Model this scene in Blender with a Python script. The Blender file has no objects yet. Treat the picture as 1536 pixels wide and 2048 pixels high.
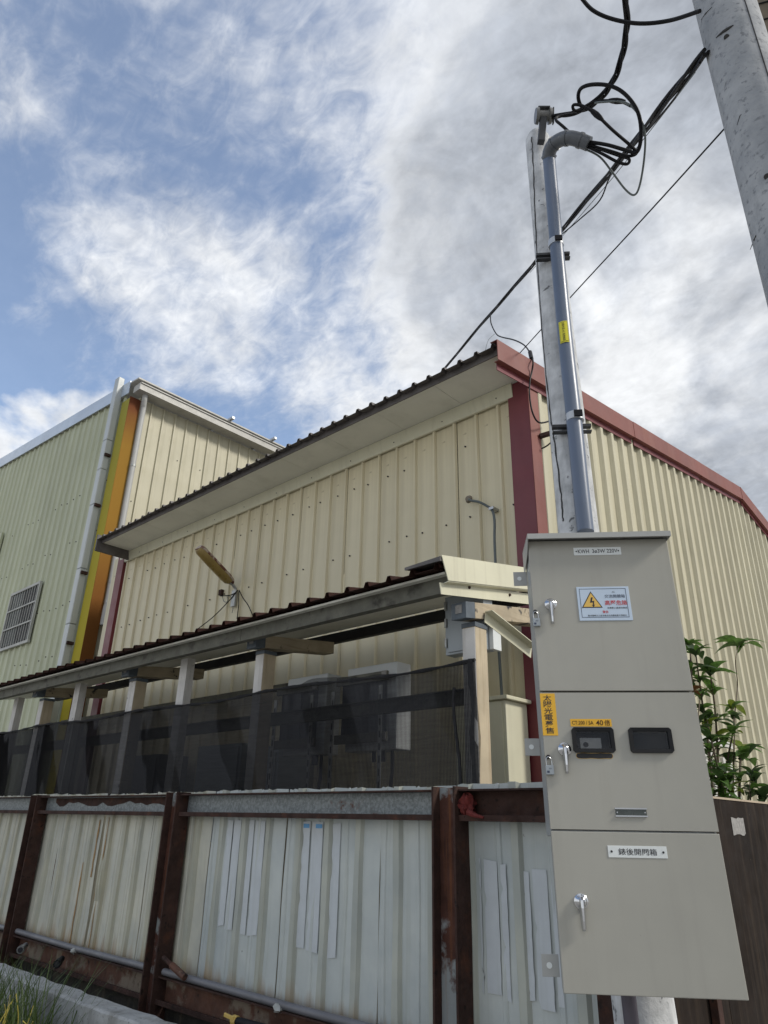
import bpy, bmesh, math, random
from mathutils import Vector, Matrix
from math import radians, sin, cos, pi
random.seed(7)
S = bpy.context.scene
COL = S.collection
HC = 1.6                                   # eye height over the road

# ------------------------------------------------------------------ camera
F_PX, PITCH, ROLL, AZ = 1419.19, .413378, .0218826, -.7539456
FW = Vector((sin(AZ)*cos(PITCH), cos(AZ)*cos(PITCH), sin(PITCH)))
_r = Vector((cos(AZ), -sin(AZ), 0)); _u = _r.cross(FW)
RT = _r*cos(ROLL) + _u*sin(ROLL); UP = _u*cos(ROLL) - _r*sin(ROLL)
cd = bpy.data.cameras.new('camera'); cam = bpy.data.objects.new('camera', cd); COL.objects.link(cam)
cd.sensor_fit = 'VERTICAL'; cd.sensor_height = 36; cd.lens = F_PX/2048*36; cd.clip_start = .05; cd.clip_end = 6000
cam.matrix_world = Matrix(((RT.x, UP.x, -FW.x, 0), (RT.y, UP.y, -FW.y, 0), (RT.z, UP.z, -FW.z, HC), (0, 0, 0, 1)))
S.camera = cam
CAMP = Vector((0, 0, HC))

# ------------------------------------------------------------------ light
SUN_DIR = Vector((.70, .34, .63)).normalized()        # towards the veiled sun
EXPOSURE = 0.42
S.view_settings.view_transform = 'Standard'; S.view_settings.look = 'None'
S.view_settings.exposure = EXPOSURE; S.view_settings.gamma = 1
sl = bpy.data.lights.new('sun', 'SUN'); sl.energy = 2.0; sl.angle = radians(12); sl.color = (1, .95, .87)
so = bpy.data.objects.new('sun', sl); COL.objects.link(so)
so.rotation_euler = SUN_DIR.to_track_quat('Z', 'Y').to_euler(); so.location = (6, -4, 14)

W = bpy.data.worlds.new('World'); S.world = W; W.use_nodes = True
def world_sky():
    nt = W.node_tree; N = nt.nodes; L = nt.links
    N.clear()
    out = N.new('ShaderNodeOutputWorld'); bg = N.new('ShaderNodeBackground')
    L.new(bg.outputs[0], out.inputs[0])
    sky = N.new('ShaderNodeTexSky'); sky.sky_type = 'NISHITA'; sky.sun_disc = False
    sky.sun_elevation = math.asin(SUN_DIR.z); sky.sun_rotation = math.atan2(SUN_DIR.x, SUN_DIR.y)
    sky.air_density = 1.0; sky.dust_density = .6; sky.ozone_density = 1.5
    def mth(op, a, b=None, c=None, clamp=False):
        n = N.new('ShaderNodeMath'); n.operation = op; n.use_clamp = clamp
        for i, v in enumerate((a, b, c)):
            if v is None: continue
            if isinstance(v, (int, float)): n.inputs[i].default_value = v
            else: L.new(v, n.inputs[i])
        return n.outputs[0]
    tc = N.new('ShaderNodeTexCoord'); sep = N.new('ShaderNodeSeparateXYZ'); L.new(tc.outputs['Generated'], sep.inputs[0])
    zz = mth('ADD', mth('MAXIMUM', sep.outputs[2], 0), .2)
    px = mth('DIVIDE', sep.outputs[0], zz); py = mth('DIVIDE', sep.outputs[1], zz)
    cmb = N.new('ShaderNodeCombineXYZ'); L.new(px, cmb.inputs[0]); L.new(py, cmb.inputs[1])
    def noise(scale, det, rough, dist=0, off=(0, 0, 0), sc=(1, 1, 1), rot=0):
        mp = N.new('ShaderNodeMapping'); L.new(cmb.outputs[0], mp.inputs[0])
        mp.inputs['Location'].default_value = off; mp.inputs['Scale'].default_value = sc; mp.inputs['Rotation'].default_value = (0, 0, rot)
        n = N.new('ShaderNodeTexNoise'); L.new(mp.outputs[0], n.inputs['Vector'])
        n.inputs['Scale'].default_value = scale; n.inputs['Detail'].default_value = det
        n.inputs['Roughness'].default_value = rough; n.inputs['Distortion'].default_value = dist
        return n.outputs['Fac']
    def sstep(v, a, b):
        n = N.new('ShaderNodeMapRange'); n.interpolation_type = 'SMOOTHSTEP'; L.new(v, n.inputs[0])
        n.inputs[1].default_value = a; n.inputs[2].default_value = b
        return n.outputs[0]
    # broken cloud sheet: cover grows towards +x +y, holes and ripples from noise
    t = mth('ADD', mth('MULTIPLY', px, .70), mth('MULTIPLY', py, .62))
    t = mth('MINIMUM', mth('MAXIMUM', t, -.62), .30)
    n1 = noise(2.6, 8, .55, .5, OFF1)
    n2 = noise(15, 4, .62, .8, (.3, .9, 0), (1, 1.7, 1), .7)      # small ripples
    n5 = noise(34, 3, .6, .4, (2.3, .1, 0), (1, 1.4, 1), .4)
    cov = mth('ADD', mth('ADD', mth('MULTIPLY', t, 1.4), mth('MULTIPLY', n1, 2.1)), mth('ADD', mth('MULTIPLY', n2, .46), mth('MULTIPLY', n5, .16)))
    mask = mth('ADD', mth('MULTIPLY', sstep(cov, .70, 1.42), .87), .10)      # a thin veil everywhere
    # cloud brightness: light tops, grey thick undersides
    n3 = noise(1.9, 7, .55, .5, OFF3)
    thick = mth('MULTIPLY', sstep(cov, 1.05, 1.75), sstep(n3, .40, .58))
    n4 = noise(7, 7, .62, .4, (1.4, 8.2, 2))
    br = mth('SUBTRACT', mth('ADD', .66, mth('MULTIPLY', n4, .62)), mth('MULTIPLY', thick, .44))
    br = mth('ADD', br, mth('MULTIPLY', mth('SUBTRACT', mth('ADD', n2, n5), 1.0), .22))
    cc = N.new('ShaderNodeMix'); cc.data_type = 'RGBA'; L.new(thick, cc.inputs[0])
    cc.inputs[6].default_value = (.97, .985, 1.0, 1); cc.inputs[7].default_value = (.84, .90, 1.0, 1)
    sc = N.new('ShaderNodeVectorMath'); sc.operation = 'SCALE'; L.new(cc.outputs[2], sc.inputs[0])
    L.new(mth('MULTIPLY', br, CLOUD), sc.inputs['Scale'])
    # heaped cloud low over the horizon all round
    n6 = noise(2.4, 7, .5, .2, (5.2, .4, 1)); low = mth('MULTIPLY', mth('SUBTRACT', .50, sep.outputs[2]), 2.6)
    mask = mth('MAXIMUM', mask, mth('MULTIPLY', sstep(mth('ADD', n6, low), .55, .64), .9))
    mx = N.new('ShaderNodeMix'); mx.data_type = 'RGBA'; L.new(mask, mx.inputs[0]); L.new(sky.outputs[0], mx.inputs[6]); L.new(sc.outputs[0], mx.inputs[7])
    L.new(mx.outputs[2], bg.inputs[0]); bg.inputs[1].default_value = SKY_STRENGTH
SKY_STRENGTH = .15
OFF1, OFF3 = (19.31, 8.72, 0), (12.53, 6.02, 4)
CLOUD = 5.0
world_sky()

# ------------------------------------------------------------------ pixel helpers (photo pixels 1536 x 2048)
def ray(x, y): return ((x-768)*RT - (y-1024)*UP + F_PX*FW).normalized()
def onY(x, y, Y): d = ray(x, y); return CAMP + d*(Y/d.y)
def onX(x, y, X): d = ray(x, y); return CAMP + d*(X/d.x)
def onD(x, y, D): return CAMP + ray(x, y)*D
def R(z): return z + HC                                   # height relative to the eye -> height over the road

# ------------------------------------------------------------------ materials
def rgb(r, g, b):
    f = lambda c: (c/255/12.92 if c/255 <= .04045 else ((c/255+.055)/1.055)**2.4)
    return (f(r), f(g), f(b))
def M(name, c, rough=.6, metal=0, var=.12, vs=2.5, streak=None, sk=.5, ss=(14, 14, .5), lo=.52, hi=.75, spot=None, sps=30, spt=(.62, .70),
      bump=0, bs=80, bscale=(1, 1, 1), wave=None, spec=.5, c2=None, patch=None, ps=3, pt=(.5, .6), tint=0, warp=0, foot=None):
    m = bpy.data.materials.new(name); m.use_nodes = True
    nt = m.node_tree; N = nt.nodes; L = nt.links
    b = N['Principled BSDF']; b.inputs['Roughness'].default_value = rough; b.inputs['Metallic'].default_value = metal
    b.inputs['Specular IOR Level'].default_value = spec
    tc = N.new('ShaderNodeTexCoord')
    def noise(scale, det=4, sc=(1, 1, 1), off=0):
        mp = N.new('ShaderNodeMapping'); L.new(tc.outputs['Object'], mp.inputs[0]); mp.inputs['Scale'].default_value = sc; mp.inputs['Location'].default_value = (off, off*.7, off*.3)
        n = N.new('ShaderNodeTexNoise'); L.new(mp.outputs[0], n.inputs['Vector']); n.inputs['Scale'].default_value = scale; n.inputs['Detail'].default_value = det
        n.inputs['Roughness'].default_value = .6
        return n.outputs['Fac']
    def ramp(v, a, b_):
        n = N.new('ShaderNodeMapRange'); L.new(v, n.inputs[0]); n.inputs[1].default_value = a; n.inputs[2].default_value = b_
        return n.outputs[0]
    def mix(f, a, b_, fac=1.0):
        n = N.new('ShaderNodeMix'); n.data_type = 'RGBA'
        if fac != 1.0:
            mm = N.new('ShaderNodeMath'); mm.operation = 'MULTIPLY'; L.new(f, mm.inputs[0]); mm.inputs[1].default_value = fac; f = mm.outputs[0]
        L.new(f, n.inputs[0])
        for i, v in ((6, a), (7, b_)):
            if isinstance(v, tuple): n.inputs[i].default_value = (*v, 1)
            else: L.new(v, n.inputs[i])
        return n.outputs[2]
    d = tuple(x*(1-var) for x in c); h = tuple(min(1, x*(1+var)) for x in (c2 or c))
    col = mix(ramp(noise(vs), .3, .7), d, h)
    if patch: col = mix(ramp(noise(ps, 6, off=5), *pt), col, patch)
    if streak: col = mix(ramp(noise(1, 5, ss, 3), lo, hi), col, streak, sk)
    if spot: col = mix(ramp(noise(sps, 3, off=9), *spt), col, spot)
    if foot:                                                # rust bloom along the cut lower edge, ragged
        fz, fh, fc = foot; sp = N.new('ShaderNodeSeparateXYZ'); L.new(tc.outputs['Object'], sp.inputs[0])
        a1 = N.new('ShaderNodeMath'); a1.operation = 'MULTIPLY_ADD'; L.new(noise(1, 5, (16, 16, .8), 7), a1.inputs[0]); a1.inputs[1].default_value = -fh*2.6; L.new(sp.outputs[2], a1.inputs[2])
        col = mix(ramp(a1.outputs[0], fz-fh*.75, fz-fh*1.75), col, fc, .8)
    if tint:
        oi = N.new('ShaderNodeObjectInfo'); hv = N.new('ShaderNodeHueSaturation'); mr_ = N.new('ShaderNodeMapRange'); L.new(oi.outputs['Random'], mr_.inputs[0]); mr_.inputs[3].default_value = 1-tint; mr_.inputs[4].default_value = 1+tint
        L.new(mr_.outputs[0], hv.inputs['Value']); L.new(col, hv.inputs['Color']); col = hv.outputs[0]
    L.new(col, b.inputs['Base Color'])
    nr = ramp(noise(vs*3, 3, off=2), .3, .7); rr = N.new('ShaderNodeMapRange'); L.new(nr, rr.inputs[0]); rr.inputs[3].default_value = max(.03, rough*.85); rr.inputs[4].default_value = min(1, rough*1.15); L.new(rr.outputs[0], b.inputs['Roughness'])
    if bump or wave:
        bp = N.new('ShaderNodeBump'); bp.inputs['Strength'].default_value = bump if bump else .3; bp.inputs['Distance'].default_value = .004
        if wave:                                            # fine parallel flutes along z
            w = N.new('ShaderNodeTexWave'); w.bands_direction = wave[0]; w.inputs['Scale'].default_value = wave[1]
            L.new(tc.outputs['Object'], w.inputs['Vector']); L.new(w.outputs['Fac'], bp.inputs['Height'])
        else: L.new(noise(bs, 4, bscale), bp.inputs['Height'])
        L.new(bp.outputs[0], b.inputs['Normal'])
    if warp:                                                # oil-canning of thin sheet
        b2 = N.new('ShaderNodeBump'); b2.inputs['Strength'].default_value = warp; b2.inputs['Distance'].default_value = .03
        L.new(noise(1, 2, (7, 7, 1.6), 4), b2.inputs['Height'])
        if bump or wave: L.new(bp.outputs[0], b2.inputs['Normal'])
        L.new(b2.outputs[0], b.inputs['Normal'])
    return m
MT = {}
def mk(k, *a, **kw): MT[k] = M(k, *a, **kw)
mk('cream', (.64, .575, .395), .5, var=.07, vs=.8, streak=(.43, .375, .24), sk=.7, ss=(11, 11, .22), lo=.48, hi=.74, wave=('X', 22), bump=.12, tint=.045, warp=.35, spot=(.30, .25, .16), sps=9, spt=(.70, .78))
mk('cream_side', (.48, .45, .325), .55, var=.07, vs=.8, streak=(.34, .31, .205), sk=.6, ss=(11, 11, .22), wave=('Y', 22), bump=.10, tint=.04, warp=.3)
mk('cream_plain', (.62, .60, .45), .5, var=.07, vs=2, streak=(.40, .37, .27), sk=.4)
mk('green_cream', (.445, .465, .32), .55, var=.07, vs=.7, streak=(.33, .345, .235), sk=.6, ss=(9, 9, .2), tint=.035, warp=.3)
mk('soffit', (.78, .78, .70), .65, var=.06, vs=1.5, streak=(.50, .50, .43), sk=.35, ss=(3, 3, 3))
mk('roof_grey', (.11, .10, .095), .6, var=.3, vs=6)
mk('red', (.15, .026, .033), .45, var=.14, vs=1.6, streak=(.20, .05, .045), sk=.5, ss=(5, 5, .5))
mk('red_pale', (.19, .054, .041), .6, var=.14, vs=1.2, streak=(.25, .10, .068), sk=.6, ss=(4, 4, .6))  # paler, rougher red for the corner side plate and rake trim
mk('rust_roof', (.030, .013, .010), .9, var=.4, vs=8, spot=(.014, .009, .008), sps=14, spec=.15)
mk('galv', (.40, .41, .40), .5, .55, var=.22, vs=9, spot=(.30, .30, .28), sps=40)
mk('galv_beam', (.135, .135, .112), .7, .1, var=.25, vs=7, spot=(.05, .048, .04), sps=9, spt=(.56, .72))
mk('spangle', (.25, .275, .28), .6, .3, var=.25, vs=45, spot=(.16, .18, .185), sps=70, spt=(.45, .6), patch=(.10, .045, .03), ps=4, pt=(.64, .69))
mk('rust', (.046, .025, .020), .85, var=.35, vs=9, patch=(.085, .036, .022), ps=7, pt=(.54, .70), spot=(.022, .014, .012), sps=22, bump=.5, bs=110, spec=.25)
mk('rust_web', (.065, .028, .020), .85, var=.35, vs=9, patch=(.24, .26, .26), ps=3.4, pt=(.56, .62), streak=(.20, .075, .025), sk=.8, ss=(22, 22, 1.1), bump=.4, bs=110, spec=.25)
mk('rust_bottom', (.10, .045, .028), .85, var=.4, vs=7, patch=(.20, .16, .12), ps=4, pt=(.52, .60), spot=(.03, .018, .014), sps=13, bump=.6, bs=70)
mk('fence_sheet', (.455, .47, .42), .5, var=.12, vs=2.6, c2=(.52, .51, .42), streak=(.33, .29, .17), sk=.75, ss=(17, 17, .22), lo=.52, hi=.72, spot=(.08, .065, .05), sps=17, spt=(.74, .765), tint=.05, warp=.6, foot=(.66, .18, (.28, .15, .05)))
mk('fence_blue', (.42, .465, .465), .45, var=.10, vs=2.6, c2=(.47, .50, .475), streak=(.33, .355, .31), sk=.7, ss=(17, 17, .22), lo=.52, hi=.72, spot=(.07, .06, .05), sps=17, spt=(.74, .765), tint=.04, warp=.6, foot=(.66, .11, (.30, .19, .09)))
mk('fence_rib_blue', (.37, .40, .375), .5, var=.10, vs=2.5, c2=(.42, .435, .375), streak=(.31, .31, .235), sk=.7, ss=(17, 17, .25), lo=.5, hi=.72, foot=(.66, .16, (.30, .19, .09)))
mk('rust_stain', (.30, .17, .055), .7, var=.2, vs=20)
mk('white_paint', (.50, .535, .555), .45, var=.06, vs=9, streak=(.43, .465, .46), sk=.7, ss=(24, 24, .8), lo=.5, hi=.72)
mk('blue_paint', (.10, .30, .55), .5)
mk('base_concrete', (.045, .042, .036), .9, var=.5, vs=4, streak=(.18, .15, .10), sk=.7, ss=(9, 9, 1.2), bump=.6, bs=40)
mk('kerb', (.36, .37, .37), .9, var=.2, vs=5, patch=(.22, .22, .205), ps=3, pt=(.52, .66), streak=(.17, .17, .155), sk=.6, ss=(8, 8, 1.5), spot=(.16, .16, .15), sps=48, spt=(.6, .7), bump=1, bs=45)
mk('timber', (.47, .395, .275), .75, var=.16, vs=4, streak=(.28, .20, .12), sk=.6, ss=(30, 30, 1.4), spot=(.10, .08, .06), sps=11, spt=(.70, .76))
mk('timber_long', (.40, .335, .235), .75, var=.2, vs=4, streak=(.20, .15, .10), sk=.7, ss=(30, 1.2, 30), spot=(.035, .035, .038), sps=6, spt=(.60, .645))
mk('timber_white', (.60, .585, .56), .7, var=.12, vs=6, streak=(.30, .28, .25), sk=.5, ss=(18, 18, 2.5), spot=(.16, .15, .14), sps=10, spt=(.68, .74))
mk('slate_paint', (.085, .105, .125), .6, var=.25, vs=9)
mk('black_paint', (.018, .018, .02), .6, var=.3)
mk('concrete_pole', (.47, .48, .485), .85, var=.16, vs=9, c2=(.60, .61, .615), streak=(.28, .29, .30), sk=.75, ss=(13, 13, 2.2), lo=.48, hi=.72, spot=(.14, .145, .15), sps=18, spt=(.645, .70), bump=.7, bs=60)
mk('concrete_big', (.30, .32, .345), .85, var=.16, vs=5, c2=(.36, .37, .38), streak=(.23, .245, .26), sk=.8, ss=(18, 18, 7), spot=(.19, .20, .215), sps=34, spt=(.56, .68), patch=(.30, .21, .13), ps=2.2, pt=(.74, .77), bump=.7, bs=60)
mk('crack', (.05, .05, .05), .9)
mk('pvc', (.115, .145, .205), .36, var=.08, vs=2, streak=(.15, .18, .24), sk=.4, ss=(30, 30, .4))
mk('pvc_elbow', (.105, .115, .13), .4, var=.15, vs=12, spot=(.33, .33, .31), sps=22, spt=(.66, .72))
mk('pvc_light', (.40, .40, .385), .5, var=.08)
mk('pipe_grey', (.14, .14, .152), .5, var=.15, vs=6)
mk('pvc_purple', (.075, .065, .085), .45, var=.12, vs=6)
mk('iron_dark', (.045, .047, .05), .55, .3, var=.25, vs=14)
mk('steel_dark', (.075, .085, .08), .3, .5, var=.2, vs=20)
mk('fence_rib', (.39, .40, .34), .55, var=.12, vs=2.5, c2=(.44, .43, .33), streak=(.30, .26, .15), sk=.75, ss=(17, 17, .25), lo=.5, hi=.72, foot=(.66, .2, (.28, .16, .06)))
mk('duct', (.47, .50, .50), .4, var=.06, vs=1.5, streak=(.33, .34, .32), sk=.5, ss=(6, 6, .4))
mk('flashing', (.50, .57, .66), .35, .25, var=.10, vs=2)
mk('gutter', (.43, .42, .385), .5, var=.10, vs=3, streak=(.28, .27, .24), sk=.5, ss=(4, 4, 4))
mk('strap', (.52, .54, .56), .4, .3, var=.1)
mk('cable', (.007, .007, .009), .6, var=.3, spec=.2)
mk('cable_grey', (.11, .13, .13), .5, var=.3)
mk('cable_dark', (.010, .010, .013), .6, spec=.2)
mk('porcelain', (.15, .15, .145), .35, var=.2)
mk('cab', (.35, .342, .30), .42, var=.06, vs=1.6, bump=.10, bs=420, streak=(.285, .275, .235), sk=.5, ss=(9, 9, .7), spot=(.22, .21, .18), sps=70, spt=(.73, .76), warp=.08)
mk('cab_roof', (.37, .375, .36), .4, var=.04, vs=3)
mk('cab_side', (.40, .42, .42), .38, .25, var=.08, vs=2)
mk('gap', (.012, .012, .012), .8)
mk('chrome', (.62, .63, .65), .12, 1.0, var=.02)
mk('plate', (.68, .71, .70), .35, var=.03)
mk('sign_blue', (.50, .60, .72), .4, var=.04)
mk('sign_yellow', (.72, .46, .10), .45, var=.05)
mk('sticker', (.72, .40, .022), .45, var=.04)
mk('sticker_yellow', (.68, .62, .03), .45, var=.05)
mk('ink', (.015, .016, .022), .6)
mk('ink_navy', (.035, .05, .09), .6)
mk('ink_red', (.50, .05, .06), .6)
mk('black_plastic', (.008, .0085, .010), .5, var=.1, spec=.25)
mk('meter', (.75, .79, .80), .5)
mk('lamp_body', (.42, .34, .27), .6, var=.2, vs=9, patch=(.12, .035, .025), ps=9, pt=(.46, .54))
mk('lamp_glass', (.30, .215, .07), .3, var=.25, vs=5)
mk('net_hem', (.010, .010, .012), .8, var=.3, vs=20)
mk('inverter', (.10, .11, .125), .45, var=.1)
mk('inverter_light', (.60, .63, .64), .45, var=.05)
mk('box_grey', (.31, .345, .37), .45, var=.06)
mk('brown_wall', (.017, .012, .0095), .85, var=.4, vs=3, streak=(.048, .035, .025), sk=.8, ss=(16, 16, .9), lo=.5, hi=.75, spot=(.12, .10, .08), sps=26, spt=(.735, .76), bump=.4, bs=30, bscale=(1, 1, .2), spec=.15)
mk('beige_edge', (.42, .34, .25), .8, var=.15, vs=8)
mk('paper', (.27, .262, .25), .85, var=.25, vs=60)
mk('leaf', (.085, .17, .034), .5, var=.5, vs=9)
mk('leaf_young', (.16, .22, .025), .35, var=.3, vs=8)
mk('leaf_dark', (.034, .066, .02), .55, var=.3, vs=7)
mk('leaf_dry', (.20, .085, .025), .6, var=.3, vs=8)
mk('stem', (.085, .065, .042), .8, var=.3, vs=20)
mk('grass', (.07, .11, .028), .5, var=.4, vs=12)
mk('dodder', (.40, .33, .06), .5, var=.25, vs=14)
mk('ground', (.30, .29, .27), .95, var=.2, vs=3, bump=.5, bs=40)
mk('soil', (.30, .285, .26), .95, var=.2, vs=3)
mk('weathered', (.20, .17, .13), .85, var=.2, vs=5, streak=(.11, .09, .07), sk=.7, ss=(22, 22, 1))
mk('rag', (.14, .020, .016), .9, var=.35, vs=24, bump=.6, bs=160)
mk('sealant', (.36, .375, .36), .7, var=.15, vs=20)
mk('white_slat', (.58, .57, .53), .55, var=.08)
mk('solar_rail', (.42, .44, .46), .4, .6)
mk('yellow_plastic', (.55, .38, .10), .5)
mk('steel', (.45, .46, .47), .3, .9, var=.1)
mk('bar', (.40, .40, .37), .55, .1, var=.15)

for k_ in ('leaf', 'leaf_young', 'leaf_dark', 'grass'):      # thin blades let light through
    nt_m = MT[k_].node_tree; pb = nt_m.nodes['Principled BSDF']; tl = nt_m.nodes.new('ShaderNodeBsdfTranslucent'); mxs = nt_m.nodes.new('ShaderNodeMixShader'); mxs.inputs[0].default_value = .35
    nt_m.links.new(pb.inputs['Base Color'].links[0].from_socket, tl.inputs[0]); nt_m.links.new(pb.outputs[0], mxs.inputs[1]); nt_m.links.new(tl.outputs[0], mxs.inputs[2]); nt_m.links.new(mxs.outputs[0], nt_m.nodes['Material Output'].inputs[0])
def ztone(name, stops, rough=.5):
    """colour that runs along the height of the trim"""
    m = bpy.data.materials.new(name); m.use_nodes = True; nt = m.node_tree; N = nt.nodes; L = nt.links
    b = N['Principled BSDF']; b.inputs['Roughness'].default_value = .8; b.inputs['Specular IOR Level'].default_value = .15
    tc = N.new('ShaderNodeTexCoord'); sp = N.new('ShaderNodeSeparateXYZ'); L.new(tc.outputs['Object'], sp.inputs[0])
    ns = N.new('ShaderNodeTexNoise'); ns.inputs['Scale'].default_value = 1.2; L.new(tc.outputs['Object'], ns.inputs['Vector'])
    ad = N.new('ShaderNodeMath'); ad.operation = 'MULTIPLY_ADD'; L.new(ns.outputs['Fac'], ad.inputs[0]); ad.inputs[1].default_value = .6; L.new(sp.outputs[2], ad.inputs[2])
    mr = N.new('ShaderNodeMapRange'); L.new(ad.outputs[0], mr.inputs[0]); mr.inputs[1].default_value = stops[0][0]; mr.inputs[2].default_value = stops[-1][0]
    cr = N.new('ShaderNodeValToRGB'); L.new(mr.outputs[0], cr.inputs[0]); e = cr.color_ramp.elements
    z0, z1 = stops[0][0], stops[-1][0]
    while len(e) < len(stops): e.new(.5)
    for el, (z, c) in zip(e, stops): el.position = (z-z0)/(z1-z0); el.color = (*c, 1)
    L.new(cr.outputs[0], b.inputs['Base Color'])
    return m
MT['yellow_trim'] = ztone('yellow_trim', [(3.5, (.44, .36, .035)), (5.5, (.42, .35, .045)), (9.2, (.33, .30, .06))])
MT['orange_trim'] = ztone('orange_trim', [(3.5, (.16, .058, .016)), (5.2, (.20, .082, .018)), (6.6, (.28, .150, .024)), (8.2, (.28, .155, .026)), (8.75, (.17, .060, .022)), (9.2, (.10, .028, .02))])

def net_mat():
    m = bpy.data.materials.new('shade_net'); m.use_nodes = True; nt = m.node_tree; N = nt.nodes; L = nt.links
    b = N['Principled BSDF']; b.inputs['Base Color'].default_value = (.012, .0125, .016, 1); b.inputs['Roughness'].default_value = .8
    tr = N.new('ShaderNodeBsdfTransparent'); mx = N.new('ShaderNodeMixShader')
    tc = N.new('ShaderNodeTexCoord'); w = N.new('ShaderNodeTexNoise'); mp = N.new('ShaderNodeMapping'); mp.inputs['Scale'].default_value = (2, 2, 26)
    L.new(tc.outputs['Object'], mp.inputs[0]); L.new(mp.outputs[0], w.inputs['Vector']); w.inputs['Scale'].default_value = 2.5
    mr = N.new('ShaderNodeMapRange'); L.new(w.outputs['Fac'], mr.inputs[0]); mr.inputs[3].default_value = .52; mr.inputs[4].default_value = .74
    L.new(mr.outputs[0], mx.inputs[0]); L.new(tr.outputs[0], mx.inputs[1]); L.new(b.outputs[0], mx.inputs[2])
    L.new(mx.outputs[0], N['Material Output'].inputs[0])
    return m
MT['net'] = net_mat()
def glass_mat():
    m = bpy.data.materials.new('window_glass'); m.use_nodes = True; nt = m.node_tree; N = nt.nodes; L = nt.links
    b = N['Principled BSDF']; b.inputs['Base Color'].default_value = (.02, .024, .03, 1); b.inputs['Roughness'].default_value = .04; b.inputs['Specular IOR Level'].default_value = .5
    tr = N.new('ShaderNodeBsdfTransparent'); mx = N.new('ShaderNodeMixShader'); mx.inputs[0].default_value = .40
    L.new(tr.outputs[0], mx.inputs[1]); L.new(b.outputs[0], mx.inputs[2]); L.new(mx.outputs[0], N['Material Output'].inputs[0])
    return m
MT['glass'] = glass_mat()

# ------------------------------------------------------------------ mesh building
class MB:
    def __init__(s): s.v = []; s.f = []; s.sm = []
    def add(s, vs, fs, smooth=False):
        o = len(s.v); s.v += [tuple(p) for p in vs]
        for q in fs: s.f.append(tuple(i+o for i in q)); s.sm.append(smooth)
        return s
    def box(s, x0, x1, y0, y1, z0, z1):
        return s.hexa([(x0, y0, z0), (x1, y0, z0), (x1, y1, z0), (x0, y1, z0)], [(x0, y0, z1), (x1, y0, z1), (x1, y1, z1), (x0, y1, z1)])
    def hexa(s, lo, hi):
        return s.add(list(lo)+list(hi), [(3, 2, 1, 0), (4, 5, 6, 7), (0, 1, 5, 4), (1, 2, 6, 5), (2, 3, 7, 6), (3, 0, 4, 7)])
    def beam(s, a, b, w, h, side=None):
        """box from a to b; w across (along side), h in the third axis"""
        a, b = Vector(a), Vector(b); d = (b-a).normalized()
        sd = Vector(side) if side else d.cross(Vector((0, 0, 1)))
        sd = (sd - d*sd.dot(d)).normalized(); u = sd.cross(d)
        q = [(-1, -1), (1, -1), (1, 1), (-1, 1)]
        return s.hexa([a+sd*w/2*i+u*h/2*j for i, j in q], [b+sd*w/2*i+u*h/2*j for i, j in q])
    def prism(s, pts, vec):
        n = len(pts); vec = Vector(vec); p = [Vector(x) for x in pts]
        s.add(p+[x+vec for x in p], [tuple(range(n-1, -1, -1)), tuple(range(n, 2*n))]+[(i, (i+1) % n, n+(i+1) % n, n+i) for i in range(n)])
        return s
    def tube(s, path, r, n=8, cap=True, smooth=True):
        path = [Vector(p) for p in path]; rr = r if isinstance(r, (list, tuple)) else [r]*len(path)
        vs = []; fs = []; pn = None
        for i, p in enumerate(path):
            d = (path[min(i+1, len(path)-1)]-path[max(i-1, 0)])
            d = d.normalized() if d.length > 1e-9 else Vector((0, 0, 1))
            if pn is None:
                pn = d.cross(Vector((0, 0, 1)))
                if pn.length < .05: pn = d.cross(Vector((1, 0, 0)))
            pn = (pn-d*pn.dot(d)).normalized(); bn = d.cross(pn)
            for k in range(n):
                a = 2*pi*k/n; vs.append(p+(pn*cos(a)+bn*sin(a))*rr[i])
        for i in range(len(path)-1):
            for k in range(n): fs.append((i*n+k, i*n+(k+1) % n, (i+1)*n+(k+1) % n, (i+1)*n+k))
        s.add(vs, fs, smooth)
        if cap:
            o = len(s.v)-len(vs); s.f.append(tuple(o+k for k in range(n-1, -1, -1))); s.f.append(tuple(o+(len(path)-1)*n+k for k in range(n))); s.sm += [False, False]
        return s
    def mesh(s, name):
        me = bpy.data.meshes.new(name); me.from_pydata(s.v, [], s.f); me.polygons.foreach_set('use_smooth', s.sm); me.update()
        if any(s.sm): me.set_sharp_from_angle(angle=radians(42))
        return me
    def build(s, name, mat, parent=None, bevel=0, loc=None):
        return put(name, s.mesh(name), mat, parent, bevel, loc)
def put(name, me, mat, parent=None, bevel=0, loc=None):
    if mat is not None and not me.materials: me.materials.append(MT[mat] if isinstance(mat, str) else mat)
    o = bpy.data.objects.new(name, me); COL.objects.link(o)
    if parent is not None:
        o.parent = parent
        if parent.type == 'EMPTY' and not parent.get('_local'): o.matrix_parent_inverse = parent.matrix_basis.inverted()
    if loc is not None: o.location = loc
    if bevel:
        b = o.modifiers.new('bevel', 'BEVEL'); b.width = bevel; b.segments = 2; b.limit_method = 'ANGLE'
    return o
def tag(o, label, cat, group=None):
    o['label'] = label; o['category'] = cat
    if group: o['group'] = group
    return o
def thing(name, label, cat, loc=(0, 0, 0), group=None, matrix=None):
    o = bpy.data.objects.new(name, None); COL.objects.link(o); o.empty_display_size = .2
    if matrix is not None: o.matrix_basis = matrix
    else: o.location = loc
    o.matrix_basis = o.matrix_basis
    return tag(o, label, cat, group)
def struct(o): o['kind'] = 'structure'; return o
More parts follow.
